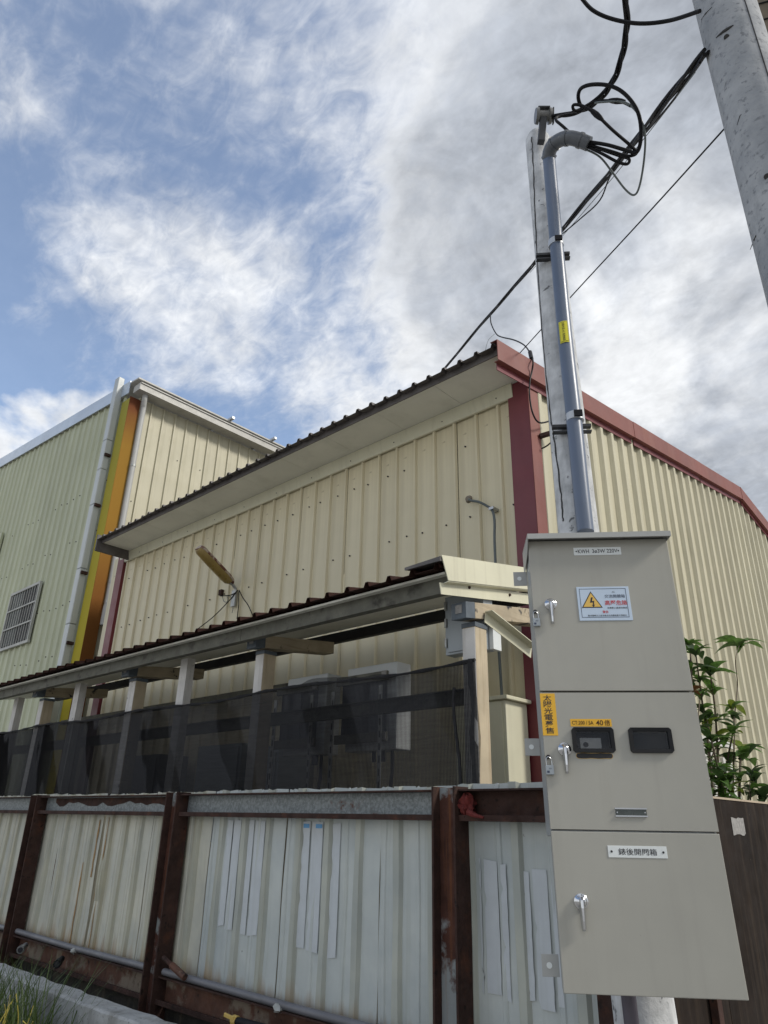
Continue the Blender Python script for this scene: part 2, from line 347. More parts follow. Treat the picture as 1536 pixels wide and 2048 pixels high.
def smooth_path(pts, k=6):
    p = [Vector(x) for x in pts]; out = []
    for i in range(len(p)-1):
        a, b, c, d = p[max(i-1, 0)], p[i], p[i+1], p[min(i+2, len(p)-1)]
        for j in range(k):
            t = j/k; out.append(.5*((2*b)+(c-a)*t+(2*a-5*b+4*c-d)*t*t+(3*b-a-3*c+d)*t**3))
    return out+[p[-1]]
def strip(mb, prof, base, along, out, zb, zt):
    """corrugated sheet: prof = [(s, d)] along/out directions, zb/zt height or function of s"""
    base, along, out = Vector(base), Vector(along), Vector(out)
    fb = zb if callable(zb) else (lambda s_: zb); ft = zt if callable(zt) else (lambda s_: zt)
    vs = []; fs = []
    for s_, d in prof:
        p = base+along*s_+out*d; vs += [Vector((p.x, p.y, fb(s_))), Vector((p.x, p.y, ft(s_)))]
    for i in range(len(prof)-1): fs.append((2*i, 2*i+2, 2*i+3, 2*i+1))
    return mb.add(vs, fs)
def dots(name, pts, nrm, r, mat, parent):
    """screw heads too small to pick apart: one mesh"""
    m = MB(); nrm = Vector(nrm)
    for p in pts: m.tube([Vector(p)-nrm*.004, Vector(p)+nrm*.010], [r, r*.75], 6)
    o = m.build(name, mat, parent); o['kind'] = 'stuff'; return o
def text(s, w=None, h=None, bold=0):
    """lettering as flat mesh in the xz plane, centred, scaled to width w (and height h)"""
    c = bpy.data.curves.new('lettering', 'FONT'); c.body = s; c.size = 1; c.offset = bold*.45; c.resolution_u = 4
    o = bpy.data.objects.new('lettering', c); COL.objects.link(o); bpy.context.view_layer.update()
    me = bpy.data.meshes.new_from_object(o.evaluated_get(bpy.context.evaluated_depsgraph_get()))
    bpy.data.objects.remove(o); bpy.data.curves.remove(c)
    xs = [v.co.x for v in me.vertices]; ys = [v.co.y for v in me.vertices]
    if not xs: return me
    cx, cy = (min(xs)+max(xs))/2, (min(ys)+max(ys))/2
    k = w/(max(xs)-min(xs)) if w else h/(max(ys)-min(ys)); kz = h/(max(ys)-min(ys)) if h else k
    for v in me.vertices: v.co = ((v.co.x-cx)*k, 0, (v.co.y-cy)*kz)
    me.materials.clear(); me.name = 'lettering'
    return me

# ================================================================== ground
g = MB(); g.add([(-400, -400, 0), (400, -400, 0), (400, 400, 0), (-400, 400, 0)], [(0, 1, 2, 3)])
struct(g.build('ground', 'ground'))
g = MB(); g.add([(-14, 3.3, .02), (-1.62, 3.3, .02), (-1.62, 22, .02), (-14, 22, .02)], [(0, 1, 2, 3)]); struct(g.build('yard', 'soil'))

# ================================================================== warehouse in the middle
YW, XR, XL = 5.0, -2.89, -10.40
EAVE = R(3.85); SL = .155
def roof_top(Y): return R(3.93)+SL*(Y-4.45) if Y < 11.2 else R(3.93)+SL*6.75-SL*(Y-11.2)
wh = thing('warehouse', 'cream corrugated steel warehouse with dark red corner trims and overhanging eave', 'building', (-6.6, 8, 0))
prof = [(0, 0), (.012, .026), (.034, .026), (.046, 0), (.258, 0)]
m = MB(); strip(m, prof, (0, YW, 0), (-1, 0, 0), (0, -1, 0), 0, EAVE); me = m.mesh('wall_panel')
for k in range(30):
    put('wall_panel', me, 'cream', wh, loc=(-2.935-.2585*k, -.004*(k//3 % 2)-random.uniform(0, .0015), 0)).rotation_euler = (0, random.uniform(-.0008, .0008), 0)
prof_r = [(0, 0), (.030, .042), (.085, .042), (.115, 0), (.2565, 0)]
for k in range(48):
    y0 = 5.10+.2565*k; m = MB(); strip(m, prof_r, (XR, y0, 0), (0, 1, 0), (1, 0, 0), 0, lambda s_: roof_top(y0+s_)-.16)
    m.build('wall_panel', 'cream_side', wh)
m = MB(); m.box(-3.075, -2.86, 4.955, 4.963, 0, EAVE-.005); m.box(-2.868, -2.86, 4.963, 5.155, 0, EAVE+.02); m.box(-3.075, -3.069, 4.963, 5.0, 0, EAVE-.005)
m.build('corner_trim', 'red', wh)
m = MB(); m.box(-2.8585, -2.8545, 4.956, 5.156, 0, EAVE+.02); m.build('corner_trim_side', 'red_pale', wh)
m = MB(); m.box(XL-.06, XL+.13, 4.945, 5.03, 0, EAVE-.005); m.build('corner_trim', 'red', wh)
# eave: closing strip, soffit boards, fascia, roof sheets
m = MB(); m.prism([(XL, 4.93, EAVE-.002), (XL, 4.955, EAVE-.145), (XL, 4.972, EAVE-.15), (XL, 4.99, EAVE-.03), (XL, 4.99, EAVE-.002)], (XR-.13-XL, 0, 0)); m.build('eave_strip', 'cream_plain', wh)
x = -2.84; k = 0
while x > -10.1:
    x1 = max(x-.76, -10.12); m = MB(); m.box(x1+.004, x, 4.49, 5.0, EAVE+random.uniform(0, .003), EAVE+.012); m.build('soffit_board', 'soffit', wh); x = x1
m = MB(); m.box(-10.13, -2.84, 4.478, 4.488, EAVE-.006, EAVE+.075); m.build('fascia_board', 'roof_grey', wh)
m = MB(); m.box(-10.16, -10.13, 4.40, 5.0, EAVE-.14, EAVE+.12); m.build('end_board', 'roof_grey', wh)
RP = .187
prs = []
for j in range(4): prs += [(j*RP, 0), (j*RP+.012, .034), (j*RP+.04, .034), (j*RP+.052, 0)]
prs += [(4*RP, 0)]
def roof_sheet(prof_, x0, y0, z0, y1, z1, th=.004):
    m = MB(); n = len(prof_)
    vs = []
    for yy, zz in ((y0, z0), (y1, z1)):
        for s_, d in prof_: vs.append((x0-s_, yy, zz+d))
        for s_, d in prof_: vs.append((x0-s_, yy, zz+d-th))
    fs = []
    for i in range(n-1):
        fs += [(i, i+1, 2*n+i+1, 2*n+i), (n+i+1, n+i, 3*n+i, 3*n+i+1), (i+1, i, n+i, n+i+1)]
    return m.add(vs, fs)
x = -2.83
while x > -10.1:
    nz = min(4*RP, x+10.16)
    pr = [q for q in prs if q[0] <= nz+.001]
    dz = random.uniform(0, .004)
    roof_sheet(pr, x, 4.40+random.uniform(-.01, .01), roof_top(4.4)-.03+dz, 11.2, roof_top(11.2)-.03+dz).build('roof_sheet', 'roof_grey', wh)
    x -= 4*RP
m = MB(); m.add([(-2.83, 11.2, roof_top(11.2)-.03), (-10.1, 11.2, roof_top(11.2)-.03), (-10.1, 17.4, roof_top(17.4)-.03), (-2.83, 17.4, roof_top(17.4)-.03)], [(0, 3, 2, 1)]); m.build('back_roof', 'roof_grey', wh)
m = MB(); m.box(XL, XR-.02, 17.3, 17.35, 0, roof_top(17.3)-.1); m.build('back_wall', 'cream_side', wh)
# red rake trim, in lengths
ys = [4.385, 7.2, 9.4, 11.2, 14.2, 17.4]
for i in range(5):
    a, b = ys[i], ys[i+1]; za, zb = roof_top(a+1e-4), roof_top(b-1e-4); xo = -2.795+.004*(i % 2)
    m = MB()
    m.hexa([(xo-.006, a, za-.20), (xo, a, za-.20), (xo, b, zb-.20), (xo-.006, b, zb-.20)], [(xo-.006, a, za+.01), (xo, a, za+.01), (xo, b, zb+.01), (xo-.006, b, zb+.01)])
    m.hexa([(xo-.075, a, za+.004), (xo-.006, a, za+.004), (xo-.006, b, zb+.004), (xo-.075, b, zb+.004)], [(xo-.075, a, za+.01), (xo-.006, a, za+.01), (xo-.006, b, zb+.01), (xo-.075, b, zb+.01)])
    m.hexa([(xo-.055, a+.02, za-.20), (xo-.006, a+.02, za-.20), (xo-.006, b, zb-.20), (xo-.055, b, zb-.20)], [(xo-.055, a+.02, za-.194), (xo-.006, a+.02, za-.194), (xo-.006, b, zb-.194), (xo-.055, b, zb-.194)])
    o = m.build('rake_trim', 'red_pale', wh)
    m = MB(); m.hexa([(xo-.055, a+.05, za-.265), (xo-.048, a+.05, za-.265), (xo-.048, b, zb-.265), (xo-.055, b, zb-.265)], [(xo-.055, a+.05, za-.20), (xo-.048, a+.05, za-.20), (xo-.048, b, zb-.20), (xo-.055, b, zb-.20)])
    m.build('rake_flange', 'red', o)
pts = []
for zr, ph in ((3.405, 0), (2.635, .5), (1.9, .2)):
    for k in range(29):
        if random.random() < .86: pts.append((-3.09-.2585*k+random.uniform(-.04, .04), YW-.007, R(zr)+random.uniform(-.012, .012)))
for k in range(11): pts.append((-3.2-.66*k, 4.952, EAVE-.09))
dots('screw_heads', pts, (0, -1, 0), .009, 'ink', wh)
pts = [(XR+.002, 5.3+.2565*k+.16, R(z)+random.uniform(-.01, .01)) for z in (3.55, 2.47, 1.55, .75) for k in range(44) if random.random() < .6]
dots('screw_heads', pts, (1, 0, 0), .010, 'ink', wh)
# flexible conduit coming out of the wall
t = thing('flexible_conduit', 'grey flexible conduit curving out of the cream wall beside the red corner trim', 'conduit', onY(938, 1000, 4.95))
pp = [onY(*q, y) for q, y in (((936, 997), 5.02), ((942, 1001), 4.95), ((958, 1004), 4.93), ((974, 1012), 4.93), ((984, 1020), 4.93), ((989, 1040), 4.93), ((989, 1080), 4.93), ((991, 1130), 4.93), ((994, 1240), 4.93), ((1003, 1380), 4.93), ((1006, 1450), 4.93))]
MB().tube(smooth_path(pp, 5), .012, 8).build('hose', 'cable_grey', t)
c = onY(986, 1019, 4.95); m = MB(); m.box(c.x-.02, c.x+.03, 4.91, 4.999, c.z-.012, c.z+.012); m.build('clip', 'steel', t)
c = onY(937, 998, 4.99); m = MB(); m.tube([(c.x, 5.0, c.z), (c.x, 4.975, c.z)], [.04, .028], 10); m.build('sealant_collar', 'weathered', t)

# ================================================================== taller building on the left
LX, LY, LZ = -11.24, 5.0, R(7.28)
lb = thing('factory_building', 'tall pale green corrugated factory with yellow and orange corner trim', 'building', (-15, 9, 0))
def gable(X): return R(7.30)-.094*(X-LX)
prof_l = [(0, 0), (.03, .028), (.075, .028), (.105, 0), (.262, 0)]
for k in range(42):
    x0 = LX-.18-.262*k; m = MB(); strip(m, prof_l, (x0, LY, 0), (-1, 0, 0), (0, -1, 0), 0, lambda s_: gable(x0-s_)); m.build('wall_panel', 'green_cream', lb)
m = MB(); strip(m, [(0, 0), (.012, .03), (.036, .03), (.048, 0), (.257, 0)], (LX, 0, 0), (0, 1, 0), (1, 0, 0), 0, LZ-.02); me = m.mesh('wall_panel')
for k in range(46): put('wall_panel', me, 'cream_side', lb, loc=(0, 5.15+.257*k, 0))
m = MB(); m.box(LX-.25, LX+.04, LY-.045, LY-.035, 0, LZ-.12); m.build('corner_trim', 'yellow_trim', lb)
m = MB(); m.box(LX+.0405, LX+.05, LY-.045, LY+.17, 0, LZ-.09); m.build('corner_trim', 'orange_trim', lb)
m = MB(); m.hexa([(LX-.01, LY-.07, gable(LX)-.03), (LX-.01, LY-.055, gable(LX)-.03), (LX-12, LY-.055, gable(LX-12)-.03), (LX-12, LY-.07, gable(LX-12)-.03)],
                 [(LX-.01, LY-.07, gable(LX)+.24), (LX-.01, LY-.055, gable(LX)+.24), (LX-12, LY-.055, gable(LX-12)+.24), (LX-12, LY-.07, gable(LX-12)+.24)]); m.build('rake_flashing', 'flashing', lb)
m = MB(); m.hexa([(LX+.30, LY-.06, gable(LX)+.16), (LX+.30, 17, gable(LX)+.16), (LX-12, 17, gable(LX-12)+.22), (LX-12, LY-.06, gable(LX-12)+.22)],
                 [(LX+.30, LY-.06, gable(LX)+.19), (LX+.30, 17, gable(LX)+.19), (LX-12, 17, gable(LX-12)+.26), (LX-12, LY-.06, gable(LX-12)+.26)]); m.build('roof', 'gutter', lb)
m = MB()
for a, b, z0, z1 in ((.06, .30, LZ-.02, LZ+.0), (.285, .30, LZ, LZ+.105), (.27, .32, LZ+.105, LZ+.125)):
    m.box(LX+a, LX+b, LY+.0, 16.9, z0, z1)
m.box(LX+.06, LX+.30, LY-.012, LY-.001, LZ-.02, LZ+.12)
m.build('gutter', 'gutter', lb)
pp = [(LX+.17, 5.18, LZ-.02), (LX+.17, 5.18, LZ-.10), (LX+.13, 5.20, LZ-.20), (LX+.10, 5.22, LZ-.32), (LX+.09, 5.22, LZ-.9), (LX+.09, 5.22, R(4.9)), (LX+.09, 5.22, R(2.9))]
o = MB().tube(smooth_path(pp, 4), .05, 10).build('downpipe', 'pvc_light', lb)
for z in (R(5.8), R(3.6), R(3.25)):
    MB().tube([(LX+.09, 5.22, z), (LX+.09, 5.22, z+.04)], .056, 10).build('pipe_clip', 'galv', o)
MB().tube([(LX+.09, 5.22, R(2.88)), (LX+.09, 5.22, R(3.2))], .062, 10).build('pipe_socket', 'pvc_light', o)
m = MB()
ends = [7.0, 8.1, 9.25, 10.4, 11.6, 12.8]
for y in ends:
    m = MB(); m.box(LX-.6, LX+.40, y-.03, y+.03, LZ+.22, LZ+.27); m.build('solar_rail', 'solar_rail', lb)
m = MB(); m.box(LX-4, LX-.15, 6.4, 16.6, LZ+.275, LZ+.31); m.build('solar_panel', 'inverter', lb)
# rectangular white cable duct in lengths
def duct_seg(z0, z1):
    m = MB(); m.box(LX-.45, LX-.29, LY-.18, LY-.06, z0, z1); return m
zs = [0, R(2.1), R(2.9), R(3.86), R(5.05), R(5.75), R(6.35), R(7.72)]
for i in range(7): duct_seg(zs[i], zs[i+1]-.008).build('cable_duct', 'duct', lb, .012)
for z in (R(2.55), R(3.75), R(5.0), R(6.0)):
    m = MB(); m.box(LX-.285, LX-.245, LY-.17, LY-.06, z, z+.05); m.build('duct_clip', 'rust', lb)
# barred window
wx0, wx1, wz0, wz1 = -14.78, -13.47, R(2.93), R(4.02)
wn = MB().box(wx0, wx1, LY-.045, LY-.034, wz0, wz1).build('window', 'black_plastic', lb)
m = MB()
for x0, x1, z0, z1 in ((wx0-.03, wx1+.03, wz1-.02, wz1+.03), (wx0-.05, wx1+.05, wz0-.05, wz0+.0), (wx0-.03, wx0+.01, wz0, wz1-.02), (wx1-.01, wx1+.03, wz0, wz1-.02)): m.box(x0, x1, LY-.075, LY-.03, z0, z1)
m.build('frame', 'bar', wn)
MB().box(wx0+.1, wx0+.62, LY-.052, LY-.047, wz0+.03, wz1-.04).build('pane', 'steel_dark', wn)
for k in range(11):
    x = wx0+.08+k*(wx1-wx0-.16)/10; MB().tube([(x, LY-.062, wz0), (x, LY-.062, wz1)], .008, 6).build('bar', 'bar', wn)
for z in (wz0+.36, wz0+.73): MB().box(wx0, wx1, LY-.078, LY-.060, z-.014, z+.014).build('cross_bar', 'bar', wn)
MB().box(-17.3, -16.25, LY-.09, LY-.03, R(5.1), R(5.76)).build('wall_cover', 'green_cream', lb, .01)
pts = [(LX-.35-.262*k, LY-.002, R(z)+random.uniform(-.03, .03)) for z in (5.6, 4.6, 3.4, 2.5) for k in range(40) if random.random() < .55]
dots('screw_heads', pts, (0, -1, 0), .013, 'ink', lb)
pts = [(LX+.002, 5.35+.257*k, R(z)+random.uniform(-.02, .02)) for z in (6.3, 5.2) for k in range(30) if random.random() < .4]
dots('screw_heads', pts, (1, 0, 0), .012, 'ink', lb)

# ================================================================== lean-to shed in front of the warehouse
sh = thing('lean_to_shed', 'open lean-to shed with rusty red corrugated roof on timber posts', 'shed', (-6, 4.2, 0))
SY0, SXR, SXL = 3.28, -2.60, -10.9
def shz(Y): return R(1.50)+.185*(Y-SY0)
P2 = .203; prs2 = []
for j in range(4): prs2 += [(j*P2, 0), (j*P2+.014, .034), (j*P2+.038, .034), (j*P2+.052, 0)]
prs2 += [(4*P2, 0)]
x = SXR+.005
while x > SXL:
    dz = random.uniform(-.004, .006); y0 = SY0+random.uniform(-.012, .02)
    roof_sheet(prs2, x, y0, shz(y0)-.035+dz, 4.62, shz(4.62)-.035+dz).build('roof_sheet', 'rust_roof', sh); x -= 4*P2
m = MB()
x = SXR-.02
while x > SXL:
    m = MB(); m.hexa([(x-.895, 3.36, shz(3.36)-.07), (x, 3.36, shz(3.36)-.07), (x, 4.56, shz(4.56)-.07), (x-.895, 4.56, shz(4.56)-.07)], [(x-.895, 3.36, shz(3.36)-.055), (x, 3.36, shz(3.36)-.055), (x, 4.56, shz(4.56)-.055), (x-.895, 4.56, shz(4.56)-.055)])
    m.build('ceiling_board', 'soffit', sh); x -= .9
# eave channel: web plus two lips, in lengths
x = SXR-.03
for L_ in (2.2, 2.2, 2.2, 2.0):
    m = MB(); m.box(x-L_+.006, x, 3.44, 3.446, R(1.355), R(1.475)); m.box(x-L_+.006, x, 3.446, 3.50, R(1.355), R(1.361)); m.box(x-L_+.006, x, 3.446, 3.50, R(1.469), R(1.475))
    m.build('eave_channel', 'galv_beam', sh); x -= L_
m = MB(); m.box(SXL, -2.75, 4.565, 4.62, R(1.563), R(1.655)); m.build('rear_beam', 'black_paint', sh)
# cream end fascia
m = MB(); m.prism([(SXR+.03, 3.27, R(1.535)), (SXR+.03, 4.64, R(1.535)+.185*1.37), (SXR+.03, 4.64, R(1.535)+.185*1.37-.165), (SXR+.03, 3.335, R(1.385))], (-.006, 0, 0)); m.build('end_fascia', 'cream_plain', sh)
m = MB(); m.prism([(SXR-.012, 3.30, R(1.372)), (SXR-.012, 4.64, R(1.372)+.185*1.34-.02), (SXR-.012, 4.64, R(1.372)+.185*1.34-.10), (SXR-.012, 3.315, R(1.30))], (-.006, 0, 0))
m.prism([(SXR+.024, 3.335, R(1.383)), (SXR+.024, 4.64, R(1.383)+.185*1.305), (SXR-.012, 4.64, R(1.378)+.185*1.305), (SXR-.012, 3.335, R(1.376))], (0, 0, -.005))
o = m.build('fascia_flange', 'cream_plain', sh)
for px_, py_ in ((938, 1175), (1019, 1190)):
    c = onX(px_, py_, SXR-.012); MB().tube([c, c+Vector((.010, 0, 0))], [.011, .008], 8).build('bolt', 'rust', o)
m = MB(); m.hexa([(SXR-.27, 3.262, R(1.497)), (SXR+.022, 3.262, R(1.497)), (SXR+.022, 3.62, R(1.565)), (SXR-.27, 3.62, R(1.565))], [(SXR-.27, 3.262, R(1.515)), (SXR+.022, 3.262, R(1.527)), (SXR+.022, 3.62, R(1.59)), (SXR-.27, 3.62, R(1.58))]); m.build('lap_sheet', 'roof_grey', sh)
# timber posts with a beam across each
posts = [(-2.715, -2.613), (-4.887, -4.777), (-6.99, -6.86), (-9.15, -9.03)]
for i, (xa, xb) in enumerate(posts):
    zb = R(1.20) if i == 0 else R(1.315)
    m = MB(); m.box(xa, xb, 3.66, 3.785, 0, zb); p = m.build('timber_post', 'timber', sh, .004)
    m = MB(); m.box(xa+.002, xb-.002, 3.656, 3.6595, .9, zb-.035); m.build('white_face', 'timber_white', p)
    m = MB(); m.box(xa-.004, xb+.004, 3.655, 3.79, zb-.03, zb+.0); m.build('painted_top', 'slate_paint', p)
    yb = 4.55 if i == 0 else 4.45
    z0 = R(1.205) if i == 0 else R(1.32); rise = .16 if i == 0 else .115
    bx0, bx1 = xa-.012, xb+.004
    def bm(ya, yb_): return MB().hexa([(bx0, ya, z0+rise*(ya-3.57)), (bx1, ya, z0+rise*(ya-3.57)), (bx1, yb_, z0+rise*(yb_-3.57)), (bx0, yb_, z0+rise*(yb_-3.57))],
                                      [(bx0, ya, z0+.108+rise*(ya-3.57)), (bx1, ya, z0+.108+rise*(ya-3.57)), (bx1, yb_, z0+.108+rise*(yb_-3.57)), (bx0, yb_, z0+.108+rise*(yb_-3.57))])
    b_ = bm(3.66, yb).build('cross_beam', 'timber_long', sh, .004)
    bm(3.56, 3.6595).build('painted_end', 'slate_paint', b_, .003)
    m = MB(); m.box((bx0+bx1)/2-.022, (bx0+bx1)/2+.028, 3.555, 3.559, z0+.035, z0+.09); m.build('paper_tag', 'paper', b_)
for xa, xb in ((-6.06, -5.94), (-8.25, -8.12), (-9.96, -9.84)):
    m = MB(); m.box(xa, xb, 3.66, 3.667, .4, R(1.40)); m.box(xb-.006, xb, 3.667, 3.74, .4, R(1.40)); m.build('steel_stud', 'timber_white', sh)
# sloping angle brace by the end post, rear rail
a = onX(970, 1234, -2.60); b = onX(1062, 1306, -2.60)
m = MB(); m.beam(a, b, .006, .075, side=(1, 0, 0)); m.beam(a+Vector((.03, 0, .035)), b+Vector((.03, 0, .035)), .06, .006, side=(1, 0, 0)); m.build('angle_brace', 'cream_plain', sh)
m = MB(); m.box(-10.5, -5.3, 4.55, 4.6, R(1.19), R(1.25)); m.build('rear_rail', 'galv_beam', sh)
# electrical boxes hung in the shed
t = thing('junction_box', 'grey steel junction box with side hinges hung behind the end timber post', 'electrical box', (-2.8, 3.87, R(1.05)))
m = MB(); m.box(-2.965, -2.635, 3.80, 3.90, R(1.05), R(1.46)); m.build('case', 'box_grey', t, .006)
m = MB(); m.box(-2.935, -2.63, 3.788, 3.799, R(1.065), R(1.45)); m.build('door', 'box_grey', t, .004)
for z in (1.10, 1.24, 1.36):
    m = MB(); m.tube([(-2.95, 3.787, R(z)), (-2.95, 3.787, R(z)+.06)], .010, 8); m.build('hinge', 'galv', t)
m = MB(); m.box(-2.632, -2.60, 3.84, 3.93, R(1.055), R(1.20)); m.build('side_plate', 'plate', t)
c0 = onY(984, 1398, 4.62); c1 = onY(1012, 1398, 4.62)
t = thing('wall_cabinet', 'beige steel cabinet with overhanging lid standing between shed and warehouse wall', 'cabinet', (c1.x-.25, 4.8, 0))
MB().box(c1.x-.5, c1.x-.02, 4.64, 4.94, .3, c1.z-.0).build('case', 'cream_plain', t, .006)
MB().box(c1.x-.53, c1.x+.02, 4.60, 4.945, c1.z+.001, c1.z+.03).build('lid', 'cream_plain', t, .005)
MB().box(c1.x-.49, c1.x-.05, 4.632, 4.639, .35, c1.z-.02).build('door', 'cream_plain', t)
# two inverters on slotted struts
def inverter(x0, x1, label):
    t = thing('solar_inverter', label, 'inverter', ((x0+x1)/2, 4.2, R(.53)), 'solar inverters under the lean-to shed')
    z0, z1 = R(.535), R(1.175); y0 = 4.1
    MB().box(x0, x1, y0+.07, y0+.24, z0-.02, z1).build('case', 'inverter_light', t, .008)
    MB().box(x0+.0, x1-.10, y0+.02, y0+.069, z0+.05, z1-.12).build('heat_sink', 'inverter', t)
    m = MB(); n = 22
    for k in range(n):
        xx = x0+.02+k*(x1-x0-.26)/n; m.box(xx, xx+.005, y0, y0+.0195, z0+.06, z1-.14)
    o = m.build('cooling_fins', 'inverter', t); o['kind'] = 'stuff'
    for z in (z0+.03, z1-.155): MB().box(x0-.03, x1-.02, y0-.025, y0-.001, z, z+.07).build('mounting_rail', 'galv_beam', t)
    for dx in (.26, .32, .36): MB().tube([(x0+dx, y0+.14, z0-.021), (x0+dx, y0+.14, z0-.10)], .016, 8).build('cable_gland', 'black_plastic', t)
    MB().tube(smooth_path([(x1-.1, y0+.14, z0-.022), (x1-.1, y0+.14, z0-.2), (x1-.13, y0+.12, z0-.5), (x1-.14, y0+.1, R(-.3))], 4), .014, 6).build('cable', 'cable', t)
    for z in (z0+.04, z1-.14): MB().box(x1-.07, x1-.02, y0-.032, y0-.026, z, z+.055).build('tag_plate', 'paper', t)
inverter(-4.29, -3.74, 'grey finned solar inverter with cables below, closer to the junction box')
inverter(-5.06, -4.54, 'grey finned solar inverter with cables below, farther from the junction box')
rk = thing('inverter_rack', 'slotted galvanised strut rack with a steel channel across carrying the inverters', 'rack', (-4, 3.95, 0))
for x in (-5.10, -4.62, -4.36, -3.83):
    m = MB(); m.box(x, x+.04, 4.06, 4.066, .3, R(.98)); m.box(x, x+.004, 4.066, 4.098, .3, R(.98)); s_ = m.build('strut', 'galv', rk)
    m = MB()
    for k in range(15): m.box(x+.014, x+.026, 4.057, 4.0595, R(-.4)+k*.09, R(-.4)+k*.09+.05)
    o = m.build('slots', 'ink', s_); o['kind'] = 'stuff'
m = MB(); m.box(-10.6, -2.72, 3.86, 3.866, R(.72), R(.82)); m.box(-10.6, -2.72, 3.81, 3.86, R(.72), R(.726)); m.box(-10.6, -2.72, 3.81, 3.86, R(.814), R(.82)); m.build('channel', 'galv_beam', rk)
# stuff standing in the shed behind the net: switch boxes farther along
for i, (x0, x1, z0, z1, lab) in enumerate(((-5.72, -5.42, .10, .62, 'plain grey switch box on the wall behind the net, left of the inverters'), (-6.75, -6.0, -.2, .70, 'wide grey distribution cabinet behind the net between two timber posts'), (-8.4, -7.5, -.2, .66, 'wide dark distribution cabinet behind the net at the far posts'))):
    t = thing('distribution_cabinet', lab, 'cabinet', ((x0+x1)/2, 4.5, R(z0)))
    MB().box(x0, x1, 4.42, 4.8, R(z0), R(z1)).build('case', 'box_grey' if i < 2 else 'inverter', t, .006)
    MB().box(x0+.03, x1-.03, 4.40, 4.419, R(z0)+.03, R(z1)-.03).build('door', 'box_grey' if i < 2 else 'inverter', t, .004)
    MB().box(x1-.09, x1-.06, 4.38, 4.399, R(z0)+.2, R(z0)+.3).build('handle', 'black_plastic', t)
# black shade net
nt_ = thing('shade_net', 'black translucent shade net stretched along the shed posts above the fence', 'net', (-6, 3.63, R(.1)))
m = MB(); nx = 90; nz = 4; vs = []; fs = []
def net_top(X): return R(.955)-.005*(X+2.59)*-1*-1 + .012*sin((X+2.59)*2.9) - .015*abs(sin((X+2.6)*1.47))
for i in range(nx+1):
    X = -2.60-8.1*i/nx
    for j in range(nz+1):
        z = R(.02)+(net_top(X)-R(.02))*j/nz
        vs.append((X, 3.637+.014*sin(X*5.3+j*1.4)+.008*sin(X*13+j*2)+.005*sin(X*29+j), z))
for i in range(nx):
    for j in range(nz): a = i*(nz+1)+j; fs.append((a, a+1, a+nz+2, a+nz+1))
m.add(vs, fs, True).build('net_sheet', 'net', nt_)
m = MB(); vs = []; fs = []
for i in range(690):                                        # ridges of the knit, standing off the sheet
    X = -2.615-.0117*i; y = 3.648+.014*sin(X*5.3); zt_ = net_top(X)-.012
    k_ = len(vs); vs += [(X, y-.0022, R(.02)), (X, y+.0022, R(.02)), (X, y+.0022, zt_), (X, y-.0022, zt_)]; fs.append((k_, k_+1, k_+2, k_+3))
o = m.add(vs, fs).build('knit_ridges', 'net_hem', nt_); o['kind'] = 'stuff'
pp = [(-2.60-8.1*i/nx, 3.628, net_top(-2.60-8.1*i/nx)-.008) for i in range(nx+1)]
MB().tube(pp, [.011+.004*sin(i*1.7) for i in range(nx+1)], 6).build('top_hem', 'net_hem', nt_)
m = MB(); vs = []
for i in range(13):
    z = R(.02)+(net_top(-2.6)-R(.02))*i/12; w = .03+.008*sin(i*1.3); vs += [(-2.608+.004*sin(i*.9), 3.617, z), (-2.608-w, 3.612+.006*sin(i), z)]
m.add(vs, [(2*i, 2*i+1, 2*i+3, 2*i+2) for i in range(12)]).build('side_hem', 'net_hem', nt_)
pp = [(-2.74+.02*sin(k*.5), 3.612, R(.02)+.07*k) for k in range(12)]; MB().tube(smooth_path(pp, 3), .010, 6).build('fold', 'net_hem', nt_)
# loose flap of netting sagging above the hem
m = MB(); vs = []; n = 26
for i in range(n+1):
    X = -3.2-1.5*i/n; h = .055*sin(pi*i/n)*(.8+.2*sin(i*.5)); vs += [(X, 3.64, net_top(X)-.01), (X, 3.70+.02*sin(i), net_top(X)+h)]
m.add(vs, [(2*i, 2*i+1, 2*i+3, 2*i+2) for i in range(n)], True).build('loose_flap', 'net', nt_)

# ================================================================== wall lamp
Xm = -7.208
lp = thing('wall_lamp', 'rusty cobra-head street lamp on a bent arm fixed to the cream wall', 'lamp', (Xm, 5.0, R(2.5)))
tip = onX(396, 1096, Xm); rt = onX(462, 1166, Xm); mount = Vector((Xm, 4.97, R(2.60)))
ax = (tip-rt).normalized(); nn = Vector((1, 0, 0)); dn = ax.cross(nn).normalized()
if dn.z > 0: dn = -dn
def lamp_shell(prof_, up_, dn_):
    m = MB(); vs = []; n = 12
    for s_, w in prof_:
        c = rt+ax*s_
        for k in range(n):
            a = 2*pi*k/n; h = cos(a); vs.append(c+nn*sin(a)*w+dn*(h*(dn_ if h > 0 else up_)*w/.1))
    fs = [(i*n+k, i*n+(k+1) % n, (i+1)*n+(k+1) % n, (i+1)*n+k) for i in range(len(prof_)-1) for k in range(n)]
    fs += [tuple(range(n)), tuple((len(prof_)-1)*n+k for k in range(n))]
    return m.add(vs, fs, True)
Lh = (tip-rt).length
lamp_shell([(-.02, .04), (.02, .075), (.08, .088), (Lh*.6, .09), (Lh*.94, .086), (Lh, .065)], .075, .012).build('housing', 'lamp_body', lp)
m = lamp_shell([(.02, .05), (.05, .074), (.12, .083), (Lh*.6, .085), (Lh*.92, .08), (Lh*.98, .06)], .0, .07); m.build('lens', 'lamp_glass', lp)
MB().tube(smooth_path([rt+ax*.02, rt-ax*.05, rt-ax*.09-Vector((0, 0, .02)), mount], 4), .018, 8).build('arm', 'galv', lp)
